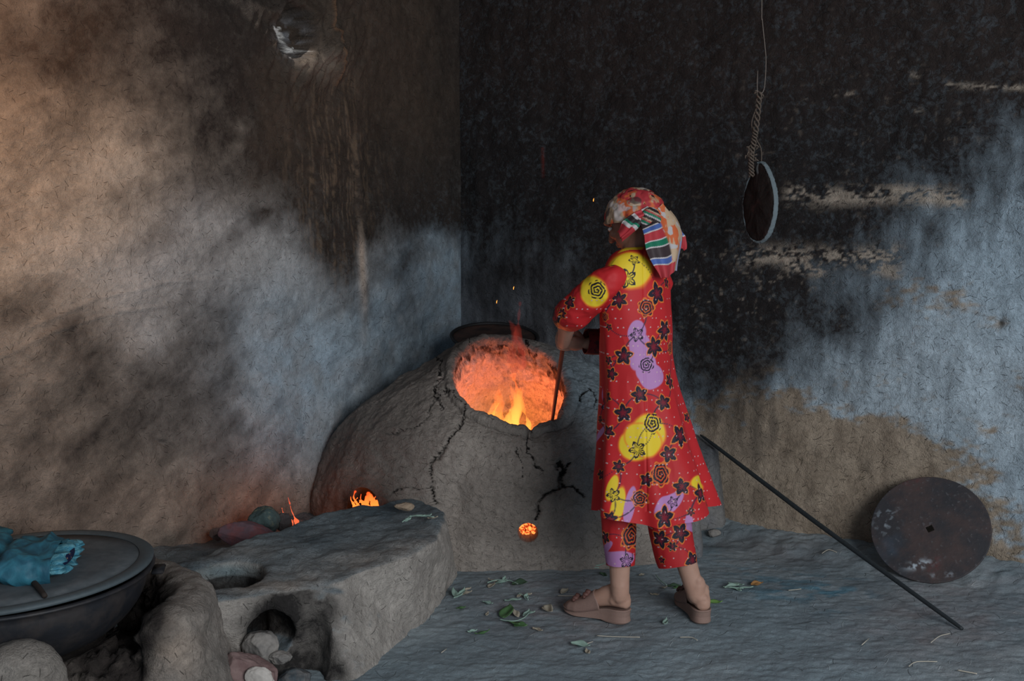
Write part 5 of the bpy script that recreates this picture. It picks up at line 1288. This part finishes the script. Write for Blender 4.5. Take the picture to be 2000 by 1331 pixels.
# ------------------------------------------------------------------ sandals
M_SOLE = simple('sandal_sole', (.255, .165, .135), .75, 40, .25, .2, bdist=.003); M_STRAP = simple('sandal_strap', (.235, .150, .125), .6, 50, .25, .2, bdist=.003); M_BUCK = simple('sandal_trim', (.13, .062, .052), .5, 60, .3, .2)
for he, to in ((heelL, toeL), (heelR, toeR)):
    d = to-he; u = d.normalized(); s = u.cross(Vector((0, 0, 1))); z0 = Vector((0, 0, fz(he.x, he.y)+.004))
    def outl(t_): return .033*(1-abs(2*min(t_/.5, 1)-1)**2*0)  # unused
    W_ = [(-.030, .008), (-.024, .021), (-.010, .030), (.012, .034), (.05, .031), (.09, .032), (.13, .038), (.165, .042), (.195, .038), (.215, .024), (.222, .006)]
    ring0 = [(x, w) for x, w in W_]+[(x, -w) for x, w in W_[::-1]]; ring = []
    for i in range(len(ring0)):
        p0, p1, p2, p3 = [Vector(ring0[(i+k) % len(ring0)]) for k in (-1, 0, 1, 2)]
        for k in range(4):
            t_ = k/4; q = .5*((2*p1)+(p2-p0)*t_+(2*p0-5*p1+4*p2-p3)*t_*t_+(-p0+3*p1-3*p2+p3)*t_**3); ring.append((q.x, q.y))
    def hgt(x): return .050-.030*sst(.02, .17, np.array([x]))[0]
    def _sole(bm):
        low = [(x*(.97), w*.93) for x, w in ring]
        lv = []
        for k, (sc_, f_) in enumerate(((.94, .0), (1.0, .12), (.975, .5), (1.0, .85), (1.015, .93), (.99, 1.0))):
            vs = []
            for x, w in ring:
                arch = .012*math.exp(-((x-.095)/.03)**2) if k == 0 else 0
                z = hgt(x)*f_+arch+(.008*max(0, (x-.17)/.05) if k < 2 else .004*max(0, (x-.17)/.05))
                vs.append(bm.verts.new(he+u*((x-.095)*sc_+.095)+s*w*sc_+Vector((0, 0, z))+z0))
            lv.append(vs)
        bm.faces.new(lv[0][::-1]); bm.faces.new(lv[-1])
        for a, b in zip(lv[:-1], lv[1:]):
            for i in range(len(a)): bm.faces.new((a[i], a[(i+1) % len(a)], b[(i+1) % len(a)], b[i]))
        bmesh.ops.recalc_face_normals(bm, faces=bm.faces)
    me = prims(_sole); sandal = link('sandal', me, M_SOLE, person, smooth=False)
    Q = []; nu, nv = 40, 30
    for j in range(nv):
        f_ = j/(nv-1)
        for i in range(nu):
            a = PI*i/(nu-1); side_x = .070+.142*f_+.035*(1-f_)*math.sin(a)       # edge sweeps forward over the instep
            w = np.interp(side_x, [p[0] for p in W_], [p[1] for p in W_])*1.0+.002
            hh = np.interp(side_x, [.07, .10, .13, .16, .19, .222], [.078, .070, .057, .045, .034, .012])
            Q.append(he+u*side_x+s*(w*math.cos(a))+Vector((0, 0, hgt(side_x)-.004+hh*max(math.sin(a), 0)**.7))+z0)
    me = grid_mesh('strap', Q, nu, nv); thick(me, .004); link('strap', me, M_STRAP, sandal)
    for bx in (.128, .168):
        def _bk(bm):
            P = []
            for i in range(9):
                a = PI*(.22+.28*i/8); w = np.interp(bx, [p[0] for p in W_], [p[1] for p in W_])+.004
                hh = np.interp(bx, [.07, .10, .13, .16, .19, .222], [.078, .070, .057, .045, .034, .012])+.004
                P.append(he+u*(bx+.006*math.sin(i))-s*(w*math.cos(a))+Vector((0, 0, hgt(bx)+hh*math.sin(a)**.7))+z0)
            tube(bm, P, [.0055]*9, 8, sub=2); 
            for i in (3, 6): ell(bm, P[i], (.011, .011, .008), None, 12, 8)
        link('buckle', prims(_bk), M_BUCK, sandal)
# ------------------------------------------------------------------ stick
send = S0.lerp(S1, 1.22)
me = prims(lambda bm: tube(bm, [S0+sax*.03, S0.lerp(S1, .3)+Vector((.001, 0, 0)), S0.lerp(S1, .7), send], [.0085, .0085, .008, .007], 12, sub=6))
tag(link('poking_stick', me, simple('stick_wood', (.26, .075, .045), .7, 40, .4, .4)), 'reddish wooden stick held in both hands, dipping into the glowing oven mouth', 'stick')
#PERSON_END
# ================================================================== LEAVES AND STRAW ON THE FLOOR
M_LG = simple('leaf_green', (.09, .19, .075), .6, 30, .4, .2); M_LP = simple('leaf_pale', (.27, .39, .33), .7, 30, .3, .2); M_LD = simple('leaf_dark', (.055, .10, .06), .7, 30, .3, .2)
M_LB = simple('leaf_tan', (.36, .32, .25), .8, 30, .4, .3); M_LO = simple('leaf_brown', (.40, .20, .07), .8, 30, .4, .3); M_LBR = simple('leaf_bright', (.14, .27, .07), .6, 30, .4, .2)
M_STR = simple('straw_pale', (.5, .46, .38), .8, 40, .3, .2)
def leaf_mesh(p, yaw, L, W, curl=.25, fold=.3, tilt=0.1, roll=0):
    nu, nv = 9, 14; Q = []
    R_ = Matrix.Rotation(yaw, 3, 'Z') @ Matrix.Rotation(-tilt, 3, 'Y') @ Matrix.Rotation(roll, 3, 'X')
    for j in range(nv):
        t_ = j/(nv-1); w = W*math.sin(PI*min(t_*.98+.02, 1))**.8*(1-.35*t_)
        for i in range(nu):
            s_ = i/(nu-1)*2-1
            v = Vector((L*t_, w*s_*.5, abs(s_)*w*fold+curl*L*(t_-.5)**2+.002*math.sin(t_*9+s_*3)))
            Q.append(R_ @ v+p)
    me = grid_mesh('leaf', Q, nu, nv)
    bm = bmesh.new(); bm.from_mesh(me); bmesh.ops.solidify(bm, geom=bm.faces[:], thickness=.0006); bm.to_mesh(me); bm.free()
    z = getV(me); mn = z[:, 2].min()
    return me
def drop(me, z0):
    V = getV(me); V[:, 2] += z0-V[:, 2].min(); setV(me, V)
def sprig(px, py, label, leaves, stem=None, z=None, cat='leaf sprig', zoff=.004):
    g = onz(px, py, 0 if z is None else z); g.z = (fz(g.x, g.y)+.003) if z is None else z
    root = empty('leaf_sprig', g, label, cat)
    if stem:
        pts = []
        for (sx, sy) in stem:
            q = onz(sx, sy, g.z); q.z = g.z+zoff+.003; pts.append(q)
        link('stem', prims(lambda bm: tube(bm, pts, [.0022]*len(pts), 6, sub=4)), M_LP, root)
    for (lx_, ly_, yaw_, L, W, mt) in leaves:
        q = onz(lx_, ly_, g.z); me = leaf_mesh(Vector((q.x, q.y, 0)), math.radians(yaw_), L*1.15, W*1.3, random.uniform(.1, .5), random.uniform(.1, .35), random.uniform(.0, .25), random.uniform(-.3, .3))
        drop(me, g.z+random.uniform(0, .004)); link('leaf', me, mt, root)
def leaf1(px, py, yaw_, L, W, mt, label, curl=.5, cat='leaf'):
    q = onz(px, py); me = leaf_mesh(Vector((q.x, q.y, 0)), math.radians(yaw_), L*1.15, W*1.3, curl, random.uniform(.15, .45), .05, random.uniform(-.3, .3)); drop(me, fz(q.x, q.y)+.001)
    tag(link('fallen_leaf', me, mt), label, cat)
sprig(1000, 1215, 'largest leafy sprig on the floor, with broad green leaves, left of the sandal toe', [(985, 1210, 78, .085, .05, M_LG), (992, 1217, -50, .055, .045, M_LG), (1003, 1222, -20, .045, .03, M_LG), (1012, 1208, 110, .045, .022, M_LB), (1022, 1205, 60, .04, .018, M_LP), (1028, 1203, 20, .03, .014, M_LP)], [(976, 1214), (990, 1217), (1008, 1217), (1025, 1210), (1036, 1197)])
sprig(985, 1140, 'tan withered sprig with one dark green leaf at the foot of the oven', [(955, 1150, 60, .04, .03, M_LB), (965, 1143, 20, .05, .022, M_LP), (984, 1138, 85, .04, .015, M_LP), (1000, 1143, -10, .055, .045, M_LD), (970, 1138, 150, .035, .015, M_LB)], [(952, 1142), (970, 1137), (995, 1138), (1012, 1145)])
sprig(893, 1160, 'grey-green narrow-leaved sprig by the corner between bench and oven', [(892, 1170, 105, .07, .022, M_LP), (894, 1168, 70, .06, .018, M_LP), (900, 1165, 20, .04, .014, M_LB), (903, 1160, 45, .04, .012, M_LB)], [(886, 1172), (900, 1166), (915, 1152)])
sprig(1145, 1110, 'spread grey-green sprig on the floor just left of the trouser leg', [(1128, 1105, -25, .07, .02, M_LP), (1140, 1113, 175, .05, .016, M_LP), (1140, 1112, 5, .09, .014, M_LP), (1138, 1108, 40, .04, .012, M_LP)], [(1126, 1106), (1145, 1111), (1170, 1113)])
sprig(1310, 1145, 'small sprig with a curved stalk between the two feet', [(1300, 1148, 250, .03, .02, M_LB), (1304, 1148, 5, .045, .03, M_LD), (1315, 1151, 10, .03, .02, M_LG)], [(1281, 1127), (1290, 1138), (1302, 1147)])
sprig(1432, 1152, 'pale blue-green leaf sprig on the floor right of the right foot', [(1422, 1143, -40, .06, .022, M_LP), (1415, 1151, 5, .05, .02, M_LP), (1432, 1150, -60, .04, .018, M_LP), (1430, 1150, 0, .07, .014, M_LP)], [(1412, 1150), (1432, 1152), (1452, 1153)])
sprig(1000, 1175, 'scattered pale leaf bits on a thin stem above the large sprig', [(985, 1175, 10, .055, .022, M_LP), (1010, 1170, 60, .03, .014, M_LB), (1026, 1172, 80, .035, .016, M_LP), (1022, 1165, 20, .03, .012, M_LB)], [(1012, 1163), (1024, 1168), (1032, 1176)])
sprig(810, 1014, 'dry pale sprig lying on the top of the bench', [(788, 1022, 60, .04, .014, M_LP), (800, 1013, 10, .05, .012, M_LP), (820, 1012, 20, .04, .012, M_LP), (835, 1014, -10, .035, .01, M_LB)], [(786, 1024), (800, 1014), (820, 1010), (848, 1014)], z=.315)
for a in [(1062, 1190, -60, .055, .035, M_LB, 'pale folded leaf on the floor midway between the large sprig and the sandal'), (1095, 1165, 60, .05, .022, M_LB, 'curled tan leaf on the floor above the sandal toe'), (1115, 1258, -25, .06, .03, M_LP, 'grey-green crumpled leaf below the left sandal'),
          (1150, 1275, 100, .035, .016, M_LB, 'small mauve-brown curled leaf below the left sandal, lower right of the grey-green one'), (928, 1243, 30, .05, .018, M_LG, 'small green leaf on the floor left below the large sprig'), (1298, 1226, 75, .05, .018, M_LP, 'slim grey-green leaf on the floor between the sandals'),
          (1377, 1180, -5, .055, .026, M_LBR, 'bright green leaf tip beside the right sandal'), (1467, 1147, 25, .05, .028, M_LO, 'orange-brown dry leaf right of the pale blue-green sprig'), (1172, 1128, -60, .045, .016, M_LD, 'dark green leaf on the floor just behind the left ankle'),
          (942, 1182, -30, .04, .018, M_LP, 'small pale leaf left of the large sprig'), (892, 1193, 20, .03, .02, M_LG, 'tiny green leaf near the foot of the bench corner'), (950, 1205, 80, .03, .012, M_LB, 'tiny pale leaf close to the left of the broad green leaf'), (913, 1236, 20, .03, .012, M_LP, 'tiny pale leaf left of the small green leaf'),
          (1105, 1190, 15, .035, .012, M_LP, 'pale leaf bit touching the sandal toe'), (1040, 1228, -40, .04, .014, M_LB, 'small tan leaf right below the large sprig'), (1270, 1166, -20, .03, .014, M_LB, 'tiny cream leaf between the calves'), (1248, 1130, 20, .02, .01, M_LB, 'tiniest cream leaf bit right of the left calf')]:
    leaf1(*a)
def straw(pts, label, r=.0014):
    P = []
    for x, y in pts:
        q = onz(x, y); q.z = fz(q.x, q.y)+.006; P.append(q)
    tag(link('straw', prims(lambda bm: tube(bm, P, [r]*len(P), 6, sub=4)), M_STR), label, 'straw')
straw([(1166, 1243), (1200, 1245), (1250, 1247)], 'long pale straw lying just below the left sandal')
straw([(1145, 1258), (1158, 1254)], 'short pale straw right of the grey-green leaf')
straw([(1328, 1248), (1350, 1248), (1362, 1254)], 'bent pale straw below the space between the sandals')
straw([(1605, 1090), (1618, 1088), (1634, 1091)], 'short pale straw on the floor near the wall, left of the iron plate')
straw([(1540, 1157), (1552, 1155), (1565, 1153)], 'pale straw on the blue-stained floor below the rod')
straw([(1818, 1262), (1835, 1248), (1855, 1243)], 'curved straw on the floor below the lower end of the rod')
straw([(1683, 1264), (1697, 1252)], 'short slanting straw on the bare floor in the lower right')
straw([(1870, 1314), (1892, 1319), (1908, 1323)], 'tan twig at the bottom edge of the floor in the lower right', .002)
straw([(1775, 1308), (1790, 1298), (1830, 1298)], 'thin bent straw near the bottom edge, left of the tan twig')
straw([(862, 1277), (872, 1270)], 'tiny pale straw on the floor right of the bench foot')
straw([(1010, 1105), (1020, 1100)], 'short straw at the foot of the oven below the ember hole', .0018)
straw([(1090, 1168), (1120, 1168), (1135, 1165)], 'thin brown stalk above the sandal toe')
# ================================================================== LIGHT
w = bpy.data.worlds.new('World'); bpy.context.scene.world = w; w.use_nodes = True
bg = w.node_tree.nodes['Background']; bg.inputs[0].default_value = (.62, .80, 1.0, 1); bg.inputs[1].default_value = .26
def area(loc, target, size, power, col, sy=None):
    l = bpy.data.lights.new('light', 'AREA'); l.energy = power; l.color = col; l.size = size
    if sy: l.shape = 'RECTANGLE'; l.size_y = sy
    o = bpy.data.objects.new('light', l); C.objects.link(o); o.location = loc
    o.rotation_euler = (Vector(target)-Vector(loc)).to_track_quat('-Z', 'Y').to_euler(); return o
def point(loc, power, col, r=.05):
    l = bpy.data.lights.new('fire_light', 'POINT'); l.energy = power; l.color = col; l.shadow_soft_size = r
    o = bpy.data.objects.new('fire_light', l); C.objects.link(o); o.location = loc; return o
area((2.4, -1.4, 2.0), (.2, 4.2, .7), 2.4, 180, (.95, .975, 1.0), 2.0)        # daylight through the entrance behind the viewer
sl = bpy.data.lights.new('rim_spot', 'SPOT'); sl.energy = 110; sl.spot_size = math.radians(5.5); sl.spot_blend = .7; sl.shadow_soft_size = .01; sl.color = (1, .96, .9)  # spot added inside the room to whiten the hollow's rim, in place of sun
so = bpy.data.objects.new('rim_spot', sl); C.objects.link(so); so.location = (-1.6, 3.0, 2.9); _q = at(562, 84, 4.24); so.rotation_euler = (_q-so.location).to_track_quat('-Z', 'Y').to_euler()
area((-.75, 1.9, 2.45), (-1.9, 2.75, 1.90), .4, 9, (1.0, .46, .17)).data.spread = math.radians(92)               # warm light on the near left wall
point((.03, 4.30, .42), 9, (1.0, .19, .085), .10)
point((.05, 4.36, .25), 4, (1.0, .22, .08), .08)
point(stoke+Vector((0, -.07, .0)), .35, (1.0, .2, .05), .02)
point(at(575, 1012, 3.88), .6, (1.0, .22, .08), .03)
# ================================================================== CAMERA
cam = bpy.data.cameras.new('Camera'); cam.sensor_width = 36; cam.lens = F/2000*36; cam.clip_start = .05
oc_ = bpy.data.objects.new('Camera', cam); C.objects.link(oc_); oc_.location = (0, 0, H); oc_.rotation_euler = (PI/2-PITCH, 0, 0)
sc = bpy.context.scene; sc.camera = oc_
sc.view_settings.view_transform = 'Standard'; sc.view_settings.look = 'None'; sc.view_settings.exposure = 0; sc.view_settings.gamma = 1
sc.cycles.max_bounces = 6; sc.cycles.diffuse_bounces = 3; sc.cycles.glossy_bounces = 2; sc.cycles.transparent_max_bounces = 12
